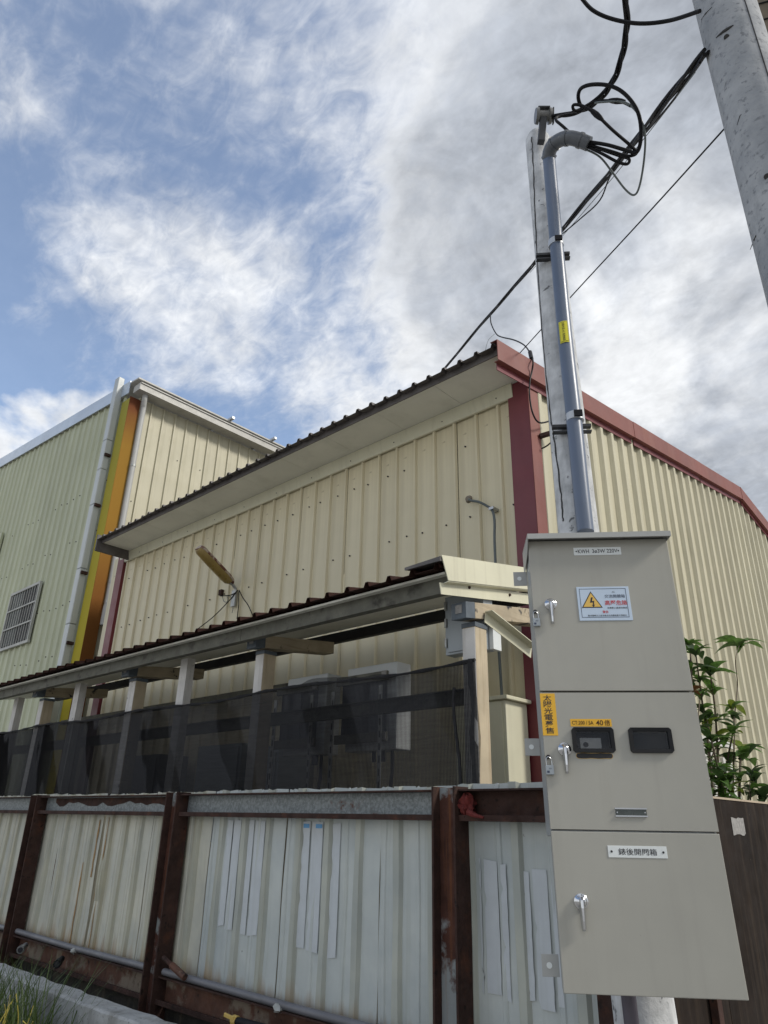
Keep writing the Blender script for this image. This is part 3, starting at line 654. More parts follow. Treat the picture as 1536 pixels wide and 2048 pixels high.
m = MB(); m.box(Xm-.02, Xm+.06, 4.945, 4.972, R(2.42), R(2.63)); m.build('bracket', 'galv', lp, .004)
for pts_, lab in ((((475, 1182), (462, 1190), (441, 1192)), 'short black stay wire from the lamp arm to an anchor on the wall'), (((476, 1180), (455, 1205), (425, 1235), (390, 1262)), 'long black wire slanting from the lamp arm down to the shed roof'), (((478, 1182), (477, 1210), (474, 1238)), 'black wire hanging straight down from the lamp arm to the shed roof'), (((478, 1180), (486, 1196), (496, 1210), (506, 1232)), 'kinked black wire dropping from the lamp arm to the shed roof')):
    pp = [onY(x, y, 4.94) for x, y in pts_]; tag(MB().tube(smooth_path(pp, 4), .006, 6).build('lamp_wire', 'cable'), lab, 'wire')
pp = [onY(x, y, 4.96) for x, y in ((445, 1193), (448, 1203), (455, 1203), (456, 1192), (464, 1197), (466, 1215), (464, 1226))]; tag(MB().tube(smooth_path(pp, 4), .004, 6).build('lamp_wire', 'cable_grey'), 'loose grey wire curled on the wall under the lamp bracket', 'wire')
c = onY(443, 1183, 4.98); tag(MB().box(c.x-.03, c.x+.03, 4.955, 4.999, c.z-.05, c.z+.02).build('wire_anchor', 'rust'), 'small rusty wire anchor on the wall left of the lamp bracket', 'anchor')

# ================================================================== sheet metal fence
fe = thing('sheet_metal_fence', 'weathered pale sheet metal fence with rusty steel posts and rails', 'fence', (-4.5, 3.15, .3))
PY = 3.17; ZT, ZB = R(.185), R(-.95)
FEND = onY(1222, 2030, 3.1).x
def fence_sheet(x0, x1, mat, ribs, zt, tilt=0, dent=False):
    w = x0-x1; pr = [(0, .0)]
    for c in ribs:
        s0 = c*w; pr += [(s0-.034, 0), (s0-.020, .021), (s0+.020, .021), (s0+.034, 0)]
        pr += [(s0+.085, 0), (s0+.091, .006), (s0+.112, .006), (s0+.118, 0)]
    pr = sorted([q for q in pr if q[0] < w-.004]); pr += [(w, 0)]
    m = MB(); base = Vector((x0, PY, 0)); vs = []; fs = []; nz = 10
    for s_, d in pr:
        for j in range(nz+1):
            z = ZB+(zt-ZB)*j/nz + (random.uniform(-.006, .006) if j == nz else 0)
            y = -d+.003*sin(s_*40+j*.9)
            xo = tilt*(z-ZB)
            if dent and s_ > w-.12: y -= .02*math.exp(-((z-R(-.45))/.12)**2); xo += .03*math.exp(-((z-R(-.5))/.25)**2)
            vs.append((x0-s_+xo, PY+y, z))
    for i in range(len(pr)-1):
        for j in range(nz): a = i*(nz+1)+j; fs.append((a, a+nz+1, a+nz+2, a+1))
    o = m.add(vs, fs).build('fence_sheet', mat, fe); o.data.materials.append(MT['fence_rib' if mat == 'fence_sheet' else 'fence_rib_blue'])
    for p_ in o.data.polygons:
        if max(PY-o.data.vertices[v_].co.y for v_ in p_.vertices) > .014: p_.material_index = 1
    return o
seams = [FEND+.02, -2.41, -2.95, -3.76, -4.554, -5.338, -6.115, -6.863, -7.64, -8.4, -9.2, -10.0]
mats = ['fence_blue', 'fence_blue', 'fence_blue', 'fence_blue', 'fence_sheet', 'fence_sheet', 'fence_sheet', 'fence_sheet', 'fence_sheet', 'fence_sheet', 'fence_sheet']
for i in range(len(seams)-1):
    gap = .012 if i != 5 else .085
    fence_sheet(seams[i]-.002, seams[i+1]+gap*.5, mats[i], [.2, .52, .84] if i > 1 else ([.21, .57, .92] if i == 0 else [.3, .75]), ZT+(.012 if i == 0 else random.uniform(-.006, .004)), tilt=random.uniform(-.006, .006), dent=(i == 5))
# dark backing visible through the gaps is the shaded yard itself; painted-over patches on the pans
def patch(x0, x1, z0, z1, mat='white_paint'):
    n = 16; vs = []; w1 = random.uniform(-.012, .012)
    for i in range(n+1):
        z = z0+(z1-z0)*i/n; e = .008 if i in (0, n) else 0; z2 = z+(w1 if i == 0 else 0)+random.uniform(-e, e)
        bite = random.uniform(.006, .014) if random.random() < .18 else 0
        vs += [(x0+random.uniform(0, .003)+bite, PY-.0065, z), (x1-random.uniform(0, .003), PY-.0065, z2)]
    MB().add(vs, [(2*i, 2*i+1, 2*i+3, 2*i+2) for i in range(n)]).build('paint_patch', mat, fe)
for xa, xb, zt, zb in ((-4.37, -4.305, .0, -.63), (-4.295, -4.215, .0, -.64), (-4.13, -4.075, .0, -.65), (-4.06, -3.96, .0, -.655), (-3.595, -3.525, .0, -.665), (-3.51, -3.41, .0, -.67), (-3.33, -3.26, -.01, -.69)):
    patch(xa, xb, R(zb), R(zt))
for xa, xb, zt, zb in ((-2.285, -2.272, -.15, -.70), (-2.255, -2.175, -.15, -.70), (-2.16, -2.125, -.17, -.71), (-2.04, -2.0, -.19, -.70), (-1.985, -1.905, -.18, -.72), (-1.89, -1.86, -.18, -.70)):
    patch(xa, xb, R(zb), R(zt))
for xa, xb in ((-3.585, -3.535), (-3.475, -3.42)): MB().box(xa, xb, PY-.0095, PY-.0085, R(-.035), R(-.012)).build('paint_patch', 'blue_paint', fe)
for xa, w, zt, zb in ((-6.02, .012, .0, -.93), (-6.06, .010, .0, -.6), (-5.98, .008, -.02, -.9), (-6.34, .016, -.35, -.94), (-6.30, .010, -.30, -.93), (-6.17, .02, -.02, -.45)):
    vs = []
    for i in range(9):
        z = R(zb)+(R(zt)-R(zb))*i/8; vs += [(xa-w/2+.003*sin(i*1.9), PY-.0052, z), (xa+w/2+.003*sin(i*2.3), PY-.0052, z)]
    MB().add(vs, [(2*i, 2*i+1, 2*i+3, 2*i+2) for i in range(8)]).build('rust_streak', 'rust_stain', fe)
# H posts
def hpost(xa, xb):
    m = MB(); z1 = R(.178); z0 = .12
    m.box(xa, xa+.013, 3.035, 3.152, z0, z1); m.box(xb-.013, xb, 3.035, 3.152, z0, z1)
    o = m.build('steel_post', 'rust', fe, .002)
    MB().box(xa+.0135, xb-.0135, 3.088, 3.097, z0, z1-.004).build('web', 'rust_web', o)
for xa, xb in ((-2.475, -2.325), (-4.985, -4.835), (-7.34, -7.19), (-9.75, -9.60)): hpost(xa, xb)
MB().box(FEND-.04, FEND+.035, 3.07, 3.2, 0, R(.15)).build('steel_post', 'rust', fe, .003)
# top and bottom channels between the posts
def channel(x0, x1, name, z0, z1, webmat, lipmat):
    o = MB().box(x1, x0, 3.135, 3.141, z0, z1).build(name, webmat, fe)
    MB().box(x1, x0, 3.062, 3.134, z1-.009, z1).build('lip', lipmat, o, .001)
    m = MB().box(x1, x0, 3.062, 3.134, z0, z0+.009); m.box(x1, x0, 3.062, 3.070, z0+.009, z0+.028); m.build('lip', lipmat, o, .001)
spans = [(FEND-.042, -2.323), (-2.477, -4.833), (-4.987, -7.188), (-7.342, -9.598)]
for i, (a, b) in enumerate(spans):
    channel(a, b, 'top_channel', R(.018), R(.165), 'rust' if i == 0 else 'spangle', 'rust')
    channel(a, b, 'bottom_channel', R(-1.11), R(-.955), 'rust_bottom', 'rust')
# torn pieces of dark paint film on the channel of the third span
vs = []; n = 22
for i in range(n+1):
    X = -5.05-1.95*i/n; vs += [(X, 3.1335, R(.15)), (X, 3.1335, R(.105+random.uniform(-.025, .02)))]
MB().add(vs, [(2*i, 2*i+1, 2*i+3, 2*i+2) for i in range(n)]).build('peeling_paint', 'rust', fe)
vs = []
# stained concrete footing under the fence
struct(MB().box(-14, FEND-.04, 3.15, 3.42, 0, R(-1.105)).build('fence_footing', 'base_concrete'))
# grey water pipe along the bottom, in three lengths
t = thing('water_pipe', 'grey plastic water pipe running along the bottom of the metal fence', 'pipe', (-4.5, 3.05, R(-.93)))
for a, b, dz in ((-2.0, -4.8, 0), (-5.0, -7.17, .004), (-7.36, -9.6, 0)): MB().tube([(a, 3.085, R(-.925)-dz), ((a+b)/2, 3.08, R(-.932)), (b, 3.085, R(-.928)+dz)], .0215, 10).build('pipe_length', 'pipe_grey', t)
def blob(c, r, seed, k=.35, n=10):
    rnd = random.Random(seed); m = MB(); vs = []; fs = []
    for i in range(n//2+1):
        th = pi*i/(n//2)
        for j in range(n):
            ph = 2*pi*j/n; q = 1+rnd.uniform(-k, k)
            vs.append((c[0]+r[0]*q*sin(th)*cos(ph), c[1]+r[1]*q*sin(th)*sin(ph), c[2]+r[2]*q*cos(th)))
    for i in range(n//2):
        for j in range(n): fs.append((i*n+j, i*n+(j+1) % n, (i+1)*n+(j+1) % n, (i+1)*n+j))
    return m.add(vs, fs, True)
for X in (-6.05, -3.60): blob((X, 3.07, R(-.945)), (.036, .028, .022), int(-X*10)).build('sealant_lump', 'sealant', t)
c = onY(940, 1612, 3.04); r_ = thing('red_rag', 'crumpled red rag stuffed between the steel post and the top rail', 'rag', c)
blob((-2.29, 3.09, R(.085)), (.042, .035, .05), 3, .42, 18).build('bundle', 'rag', r_)
MB().tube(smooth_path([(-2.26, 3.06, R(.06)), (-2.22, 3.055, R(.045)), (-2.17, 3.058, R(.035))], 4), [.018-.0016*i for i in range(9)], 7).build('tail', 'rag', r_)
a = onY(327, 1915, 3.05); b = onY(370, 1955, 3.05)
t = thing('rusty_hinge', 'bent rusty iron rod lying by the foot of a fence post', 'iron scrap', a)
MB().tube([a, a.lerp(b, .45)], .014, 8).build('rod', 'rust', t); MB().tube([a.lerp(b, .4), b], .021, 8).build('sleeve', 'rust_bottom', t)
def stub(px_, py_, label, mats_):
    c = onY(px_, py_, 2.98); t = thing('pipe_stub', label, 'pipe fitting', c)
    d = Vector((.75, -.6, -.1)).normalized()
    MB().tube([c-d*.08, c+d*.03], .022, 10).build('pipe', mats_[0], t)
    MB().tube([c+d*.01, c+d*.055], .03, 10).build('collar', mats_[1], t); MB().tube([c+d*.0551, c+d*.058], .020, 10).build('bore', 'ink', t)
stub(45, 1896, 'steel and brass tap fitting on a pipe stub below the metal fence', ('steel', 'steel'))
stub(118, 1924, 'black capped pipe stub poking out below the metal fence', ('black_plastic', 'black_plastic'))
t = thing('ball_valve', 'black hose with a yellow lever valve at the foot of the fence', 'valve', onY(480, 2044, 2.95))
c = onY(472, 2040, 2.95); MB().tube([onY(475, 2043, 2.95), onY(520, 2055, 2.95), onY(600, 2075, 2.95)], .022, 10).build('hose', 'cable', t)
MB().tube([onY(467, 2040, 2.95), onY(475, 2043, 2.95)], .026, 10).build('collar', 'yellow_plastic', t); MB().beam(onY(468, 2038, 2.93), onY(449, 2029, 2.93), .012, .02).build('lever', 'yellow_plastic', t, .003)

# ================================================================== concrete channel wall at the roadside
m = MB(); n = 60; vs = []; fs = []
for i in range(n+1):
    X = -9.5+6.9*i/n; z = R(-1.055)+random.uniform(-.004, .004)
    vs += [(X, 2.60+random.uniform(-.004, .004), 0), (X, 2.60+random.uniform(-.003, .003), z-.012), (X, 2.612, z), (X, 2.75+random.uniform(-.006, .006), z+random.uniform(-.004, .004)), (X, 2.76+random.uniform(-.006, .006), z-.02), (X, 2.76, 0)]
for i in range(n):
    for j in range(5): a = i*6+j; fs.append((a, a+6, a+7, a+1))
fs += [(0, 1, 2, 3, 4, 5), tuple(n*6+5-j for j in range(6))]
tag(m.add(vs, fs).build('concrete_wall', 'kerb'), 'low rough grey concrete channel wall in front of the metal fence', 'wall')

# ================================================================== brown board wall on the right
bw = thing('brown_board_wall', 'dark brown weathered board wall behind the meter cabinet', 'wall', (-1.63, 5.5, 0))
for a, b in ((3.20, 4.40), (4.40, 5.62), (5.62, 6.84), (6.84, 8.06)):
    MB().box(-1.66, -1.63, a+.003, b-.003, 0, R(.172)).build('board', 'brown_wall', bw, .002)
    MB().box(-1.665, -1.625, a+.001, b-.001, R(.1725), R(.184)).build('edge_strip', 'beige_edge', bw)
c = onX(1437, 2030, -1.6); MB().box(-1.625, -1.585, c.y-.03, c.y+.03, 0, R(-.45)).build('steel_post', 'rust', bw, .003)
c = onX(1477, 1652, -1.627)
n = 7; vs = []
for i in range(n+1):
    y = c.y-.11+.22*i/n; vs += [(-1.627, y, c.z-.047+random.uniform(-.008, .008)), (-1.627, y, c.z+.047+random.uniform(-.008, .008))]
MB().add(vs, [(2*i, 2*i+2, 2*i+3, 2*i+1) for i in range(n)]).build('torn_sticker', 'paper', bw)

# ================================================================== shrubs behind the board wall
def leaf_mesh(name, L_, w, droop, mat):
    m = MB(); vs = []; n = 6
    for i in range(n+1):
        t_ = i/n; ww = w*sin(pi*min(1, t_*.92+.06))**.8*(1-.25*t_); y = L_*t_; z = .12*L_*sin(t_*2)-droop*L_*t_*t_
        if i == n: ww = .001
        vs += [(-ww, y, z+ww*.35), (0, y, z), (ww, y, z+ww*.35)]
    fs = []
    for i in range(n): a = 3*i; fs += [(a, a+1, a+4, a+3), (a+1, a+2, a+5, a+4)]
    me = m.add(vs, fs, True).mesh(name); me.materials.append(MT[mat]); return me
LEAF = {k: leaf_mesh('leaf', 1, .25, .6, k) for k in ('leaf', 'leaf_young', 'leaf_dark', 'leaf_dry')}
def add_leaf(parent, p, az, el, size, kind, roll=0):
    o = bpy.data.objects.new('leaf', LEAF[kind]); COL.objects.link(o); o.parent = parent
    o.matrix_parent_inverse = parent.matrix_basis.inverted()
    o.matrix_basis = Matrix.Translation(p) @ Matrix.Rotation(az, 4, 'Z') @ Matrix.Rotation(el, 4, 'X') @ Matrix.Rotation(roll, 4, 'Y') @ Matrix.Scale(size, 4)
def rosette(parent, p, n, size, kinds, rnd, el=.62):
    n = int(n*1.3)
    for k in range(n):
        add_leaf(parent, p+Vector((rnd.uniform(-.01, .01), rnd.uniform(-.01, .01), rnd.uniform(-.03, .01))), 2*pi*k/n+rnd.uniform(-.3, .3), el+rnd.uniform(-.5, .5), size*1.2*rnd.uniform(.45, 1.2), rnd.choice(kinds), rnd.uniform(-.3, .3))
def shrub(name, label, X, stems, seed):
    rnd = random.Random(seed)
    base = onX(*stems[0][0][0], X); t = thing(name, label, 'shrub', (base.x, base.y, 0))
    for pts_, r0, tips in stems:
        pp = [onX(x, y, X+rnd.uniform(-.12, .12)) for x, y in pts_]
        sp = smooth_path(pp, 5); n = len(sp)
        MB().tube(sp, [r0*(1-.6*i/(n-1)) for i in range(n)], 6).build('stem', 'stem', t)
        for frac, cnt, size, kinds in tips: rosette(t, sp[min(n-1, int(frac*(n-1)))], cnt, size, kinds, rnd)
    return t
GR, GY, GD = ['leaf', 'leaf', 'leaf_dark'], ['leaf', 'leaf_young'], ['leaf_dark', 'leaf_dark', 'leaf']
shrub('leafy_shrub', 'leafy green shrub with several woody stems between board wall and warehouse', -1.98, [
    ([(1400, 1640), (1398, 1500), (1385, 1380), (1380, 1290)], .014, [(1, 7, .15, GR), (.86, 6, .13, GR), (.72, 5, .12, ['leaf_dry', 'leaf_dry', 'leaf_dark']), (.5, 6, .12, GD), (.35, 5, .11, GD), (.15, 5, .11, GD)]),
    ([(1440, 1640), (1436, 1520), (1430, 1420), (1420, 1345)], .013, [(1, 8, .15, GR), (.8, 6, .15, GY), (.62, 5, .12, GD), (.45, 5, .12, GR), (.3, 6, .13, GD), (.12, 6, .13, GR)]),
    ([(1435, 1640), (1455, 1520), (1468, 1450), (1464, 1415)], .011, [(1, 6, .14, GY), (.8, 6, .13, GR), (.6, 5, .13, GY), (.35, 4, .11, GD), (.15, 6, .12, GR)]),
    ([(1478, 1640), (1480, 1540), (1484, 1500), (1492, 1515)], .012, [(1, 5, .14, GR), (.7, 6, .14, GY), (.5, 5, .13, GR), (.3, 5, .12, GR), (.12, 6, .12, GR)]),
    ([(1395, 1640), (1385, 1560), (1392, 1480), (1400, 1395)], .010, [(1, 6, .13, GR), (.75, 5, .12, GR), (.5, 5, .12, ['leaf', 'leaf_dry']), (.2, 6, .12, GR)]),
    ([(1420, 1640), (1412, 1570), (1425, 1510), (1445, 1475)], .009, [(1, 5, .12, GR), (.6, 6, .12, GR), (.25, 6, .12, GD)]),
    ([(1460, 1640), (1462, 1590), (1458, 1560)], .009, [(1, 6, .13, GR), (.6, 6, .13, GY), (.3, 5, .12, GR)]),
    ([(1430, 1640), (1418, 1500), (1404, 1400), (1392, 1310)], .012, [(1, 6, .14, GR), (.8, 6, .13, GR), (.65, 5, .12, GR), (.5, 6, .13, GY), (.36, 6, .12, GR), (.22, 6, .12, GR), (.1, 6, .12, GD)]),
    ([(1452, 1640), (1440, 1560), (1425, 1490), (1414, 1440)], .010, [(1, 6, .12, GR), (.75, 6, .12, GD), (.5, 6, .12, GR), (.3, 6, .13, GR), (.12, 6, .12, GD)]),
    ([(1440, 1640), (1448, 1600), (1442, 1560)], .009, [(1, 7, .12, GR), (.6, 6, .13, GR), (.3, 6, .12, GD)]),
    ([(1388, 1640), (1386, 1600), (1390, 1570)], .009, [(1, 6, .12, GD), (.6, 6, .12, GR), (.3, 5, .12, GD)])], 4)
shrub('tall_shoot', 'single tall bare shoot topped by a tuft of drooping green leaves', -2.0, [
    ([(1466, 1600), (1470, 1430), (1475, 1370), (1471, 1320), (1479, 1290)], .007, [(1, 7, .20, ['leaf'])])], 9)
shrub('dark_seedling', 'low dark leafed seedling beside the shrub at the top of the board wall', -1.95, [
    ([(1500, 1640), (1502, 1580), (1508, 1560)], .006, [(1, 5, .14, ['leaf_dark']), (.5, 5, .15, GD)]),
    ([(1495, 1640), (1500, 1560), (1501, 1550)], .004, [(1, 4, .10, ['leaf_dark'])]),
    ([(1520, 1640), (1524, 1600), (1528, 1585)], .006, [(1, 6, .14, GD), (.5, 5, .14, ['leaf_dark'])])], 12)
# white slatted screen behind the shrub
t = thing('slatted_screen', 'old white slatted screen leaning behind the leafy shrub', 'screen', (-2.55, 7.5, 0))
for i, x in enumerate((1388, 1399, 1411, 1424, 1437, 1450, 1463)):
    top = onX(x-6, 1480+i*7, -2.55); y = top.y
    MB().box(-2.56, -2.53, y-.035, y+.035, .6, top.z).build('slat', 'white_slat', t, .004)
y0 = onX(1385, 1480, -2.5).y; y1 = onX(1470, 1520, -2.5).y
for z in (R(.75), R(.25)): MB().box(-2.525, -2.50, y0, y1, z, z+.06).build('rail', 'white_slat', t)

# ================================================================== slim concrete pole with conduit, insulator
def pole_axis(Z):                       # Z relative to the eye
    if Z < 1.388: f = (Z+.63)/2.018; return Vector((-1.42-.129*f, 2.98+.105*f, R(Z)))
    f = (Z-1.388)/3.072; return Vector((-1.549-.105*f, 3.085+.165*f, R(Z)))
def pole_r(Z): return .118-.036*(Z+1.6)/6.06
po = thing('concrete_pole', 'slim leaning concrete pole rising behind the meter cabinet', 'pole', pole_axis(-1.6))
zz = [-1.6, -.63, .4, 1.388, 2.2, 3.0, 3.8, 4.40, 4.452]
MB().tube([pole_axis(z) for z in zz], [pole_r(z) for z in zz[:-1]]+[pole_r(4.45)-.02], 28).build('shaft', 'concrete_pole', po)
TOC = lambda p: (Vector((CAMP.x, CAMP.y, p.z))-p).normalized()
def on_pole(px_, z, off=0.0):
    """point on the pole surface seen at pixel column px_ near relative height z"""
    a = pole_axis(z); r = pole_r(z)+off; best = None
    for k in range(181):
        an = -pi+2*pi*k/180; p = a+Vector((cos(an), sin(an), 0))*r
        if (p-a).dot(TOC(a)) < 0: continue
        d = p-CAMP; x = 768+F_PX*d.dot(RT)/d.dot(FW)
        if best is None or abs(x-px_) < best[0]: best = (abs(x-px_), p)
    return best[1]
pp = [on_pole(x, z, .001) for x, z in ((1063, 4.35), (1066, 4.1), (1071, 3.6), (1078, 3.0), (1088, 2.5), (1100, 2.1), (1112, 1.8), (1122, 1.55), (1126, 1.40))]
sp = smooth_path(pp, 8); MB().tube([p+Vector((random.uniform(-.003, .003), 0, 0)) for p in sp], [.003+.002*random.random() for _ in sp], 5).build('mould_seam', 'crack', po)
# conduit
def cpt(px_, py_, back=.135):
    y = 3.0
    for _ in range(8):
        p = onY(px_, py_, y); a = pole_axis(p.z-HC); y = a.y-back
    return onY(px_, py_, y)
co = thing('cable_conduit', 'blue grey plastic conduit strapped to the slim pole with a bent top', 'conduit', cpt(1172, 1060))
cp = [cpt(1171, 1064), cpt(1160, 960), cpt(1148, 840), cpt(1129, 665), cpt(1113, 490), cpt(1101, 350), cpt(1098, 318)]
MB().tube(smooth_path(cp, 4), .040, 24).build('pipe', 'pvc', co)
top = cpt(1098, 318); D0 = (top-CAMP).length
el = [top, onD(1099, 304, D0-.0), onD(1107, 289, D0-.02), onD(1122, 279, D0-.05), onD(1140, 276, D0-.08), onD(1158, 280, D0-.10), onD(1178, 288, D0-.12)]
e_ = smooth_path(el, 4); MB().tube(e_, .044, 18).build('elbow', 'pvc_elbow', co)
for i in (1, 8, 14, 20):
    i = min(i, len(e_)-2); MB().tube([e_[i], e_[i+1]], .049, 18).build('joint_ring', 'pvc_elbow', co)
tip_c = e_[-1]
for z_, (pxa, pya) in ((0, (1112, 488)), (1, (1150, 836))):
    c = cpt(pxa, pya); a = pole_axis(c.z-HC); rgt = Vector((.797, .604, 0)); back = Vector((-.604, .797, 0))
    MB().tube([c+Vector((0, 0, -.02)), c+Vector((0, 0, .022))], .045, 20).build('strap', 'strap', co)
    f = c-Vector((.604, -.797, 0))*-.053; MB().beam(c-back*.049-rgt*.012, c-back*.049+rgt*.03, .012, .035).build('strap_screw', 'cable', co)
    for dz in (-.045, -.012):
        q = Vector((a.x, a.y, c.z+dz))-back*(pole_r(c.z-HC)+.012)
        MB().beam(q-rgt*.10, q+rgt*.10, .030, .008 if dz < -.03 else .016).build('bracket_bar', 'iron_dark', co)
lc = thing('lower_conduit', 'dull purple grey conduit running down the pole below the meter cabinet', 'conduit', (-1.45, 2.85, 0))
pa, pb = onY(1256, 1985, 2.80), onY(1266, 2070, 2.80); MB().tube([pb+(pb-pa)*3.5, pa+(pa-pb)*.3], .026, 16).build('pipe', 'pvc_purple', lc)
MB().tube([pb+(pb-pa)*1.0, pb+(pb-pa)*1.25], .031, 16).build('coupling', 'pvc_purple', lc)
# printed yellow sticker wrapped on the conduit
c0, c1 = cpt(1128, 652), cpt(1132, 694); axv = (cpt(1113, 490)-cpt(1148, 840)).normalized()
mid = cpt(1130, 673); fr = TOC(mid); sd = fr.cross(axv).normalized(); fr = axv.cross(sd)
if sd.dot(RT) < 0: sd = -sd
rot0 = -.10
def wrap(u, v, off): an = u/.043+rot0; return mid+axv*v+(fr if fr.dot(TOC(mid)) > 0 else -fr)*cos(an)*(.043+off)+sd*sin(an)*(.043+off)
def wrap_patch(w, h, off, mat, name, parent):
    vs = []; n = 8
    for i in range(n+1):
        u = -w/2+w*i/n; vs += [wrap(u, -h/2, off), wrap(u, h/2, off)]
    return MB().add(vs, [(2*i, 2*i+2, 2*i+3, 2*i+1) for i in range(n)], True).build(name, mat, parent)
hh = (c0-c1).length
stk = wrap_patch(.050, hh, .0012, 'sticker_yellow', 'warning_sticker', co)
for w_, h_, o_, mt in ((.044, hh-.012, .0018, 'ink'), (.041, hh-.016, .0024, 'sticker_yellow')): wrap_patch(w_, h_, o_, mt, 'border' if mt == 'ink' else 'sticker_field', stk)
me = text('太陽光電 AC 電源線路', hh*.86)
for v in me.vertices: v.co = wrap(v.co.z*1.1, -v.co.x, .0032)
put('lettering', me, 'ink', stk)
# insulator on an upright iron at the pole head
ins = thing('spool_insulator', 'grey spool insulator on an upright iron at the head of the slim pole', 'insulator', pole_axis(4.2))
b0 = cpt(1082, 285, .10); b1 = cpt(1087, 232, .12)
MB().beam(b0, b1, .045, .05, side=RT).build('upright_iron', 'iron_dark', ins, .003)
c = b1; MB().tube([c+RT*-.055, c+RT*-.035, c+RT*-.03, c+RT*.03, c+RT*.035, c+RT*.055], [.05, .055, .036, .036, .055, .05], 16).build('porcelain_spool', 'porcelain', ins)
MB().beam(c+UP*.05-RT*.04, c+UP*.05+RT*.04, .055, .012, side=FW).build('clevis', 'iron_dark', ins, .002)
MB().beam(c-UP*.0+RT*.062, c-UP*.0+RT*.07, .11, .03, side=UP).build('clevis_arm', 'iron_dark', ins, .002)

# ================================================================== big utility pole, weathered crossarm
Yb = 2.62; xl = -.163*Yb
bp_ = thing('utility_pole', 'thick grey concrete utility pole towering over the roadside', 'pole', (xl+.18, Yb, 0))
MB().tube([(xl+.150, Yb, 0), (xl+.105, Yb, 9.5)], [.150, .105], 40).build('shaft', 'concrete_big', bp_)
MB().tube([(xl+.150+.105, Yb-.108, 0), (xl+.105+.074, Yb-.0755, 9.4)], .003, 6).build('mould_seam', 'crack', bp_)
def on_big(px_, py_, off=.002):
    d = ray(px_, py_); best = None; s_ = 2.5
    while s_ < 6:
        p = CAMP+d*s_; r = .150-.045*p.z/9.5; ax_ = Vector((xl+.15-.045*p.z/9.5, Yb, p.z))
        if (p-ax_).length <= r+off: return p
        s_ += .004
    return CAMP+d*4
ptsb = [on_big(1432, 76), on_big(1444, 66), on_big(1455, 58), on_big(1467, 50)]
MB().tube(smooth_path(ptsb, 4), [.002+.006*sin(pi*i/12) for i in range(13)], 6).build('groove', 'crack', bp_)
for q in ((1453, 74), (1534, 353)): c = on_big(*q); MB().tube([c+ray(*q)*.01, c-ray(*q)*.004], .012, 10).build('bolt_hole', 'crack', bp_)
for i, (qa, qb, qc) in enumerate((((1474, 250), (1480, 232), (1483, 228)), ((1402, 40), (1412, 26), (1424, 14)), ((1500, 500), (1508, 480), (1512, 470)))):
    MB().tube([on_big(*qa), on_big(*qb), on_big(*qc)], [.001, .003, .001], 5).build('scratch', 'crack', bp_)
t = thing('timber_crossarm', 'old weathered timber beam behind the thick utility pole', 'beam', onD(1530, 40, 5.0))
a, b = onD(1494, -60, 5.1), onD(1552, 120, 4.9)
MB().beam(a, b, .14, .12, side=RT).build('beam', 'weathered', t, .006)
for f in (.45, .62, .78):
    p = a.lerp(b, f); MB().tube([p-RT*.075-FW*.065+UP*-.02, p+RT*.075-FW*.065+UP*.02], .004, 6).build('binding_wire', 'cable', t)

# ================================================================== cables overhead
def cable(name, pts, r, mat, label, k=6, cat='cable'):
    pp = [onD(x, y, d) for x, y, d in pts]
    return tag(MB().tube(smooth_path(pp, k), r, 7).build(name, mat), label, cat)
Di = (b1-CAMP).length; Dt = (tip_c-CAMP).length
def twist(pts, off, turns, ph):
    pp = smooth_path([onD(x, y, d) for x, y, d in pts], 8); n = len(pp); out = []
    for i, p in enumerate(pp):
        a = 2*pi*turns*i/(n-1)+ph; out.append(p+RT*cos(a)*off+UP*sin(a)*off)
    return out
drop = [(1248, -30, 4.6), (1254, 40, 4.8), (1248, 95, 4.95), (1232, 150, 5.1), (1205, 192, 5.25), (1170, 218, 5.35), (1130, 230, 5.5), (1098, 234, Di)]
for i in range(3):
    tag(MB().tube(twist(drop, .011, 2.2, i*2.1), .0085, 7).build('service_cable', 'cable'), 'black twisted service cable sweeping down to the spool insulator', 'cable', 'strands of the service drop')
D = Dt
cable('cable_loop', [(1178, 284, D), (1215, 290, D-.05), (1250, 300, D-.1), (1274, 304, D-.15), (1282, 270, D-.2), (1276, 225, D-.2), (1252, 190, D-.15), (1222, 172, D-.1), (1185, 169, D-.05), (1161, 178, D), (1157, 198, D+.05), (1167, 214, D+.1), (1195, 196, D+.1), (1215, 175, D+.1)], .0115, 'cable', 'thick black cable making the widest loop beside the conduit mouth')
cable('cable_loop', [(1178, 290, D), (1220, 302, D-.05), (1255, 312, D-.1), (1273, 306, D-.12), (1262, 292, D-.12), (1225, 260, D-.1), (1190, 227, D-.05), (1165, 212, D), (1147, 210, D+.02), (1148, 220, D+.03), (1160, 222, D+.05), (1175, 210, D+.08), (1200, 202, D+.08), (1240, 203, D), (1262, 212, D-.1)], .0095, 'cable', 'black cable folded into a tight diagonal loop with a small curl')
cable('cable_loop', [(1176, 294, D), (1205, 308, D-.05), (1235, 324, D-.08), (1254, 328, D-.1), (1258, 318, D-.1), (1240, 312, D-.05), (1200, 298, D), (1160, 282, D+.05), (1125, 252, D+.1), (1112, 240, D+.15), (1118, 233, D+.2), (1150, 228, D+.25)], .0095, 'cable', 'black cable looping low under the conduit mouth and back to the insulator')
cable('cable_loop', [(1170, 298, D), (1200, 314, D), (1225, 345, D), (1250, 378, D), (1268, 390, D-.02), (1279, 372, D-.05), (1288, 320, D-.1), (1290, 270, D-.12), (1280, 235, D-.12), (1262, 212, D-.1), (1240, 203, D-.05), (1205, 204, D), (1190, 206, D+.05)], .0065, 'cable_grey', 'thin grey green cable hanging in the lowest long loop')
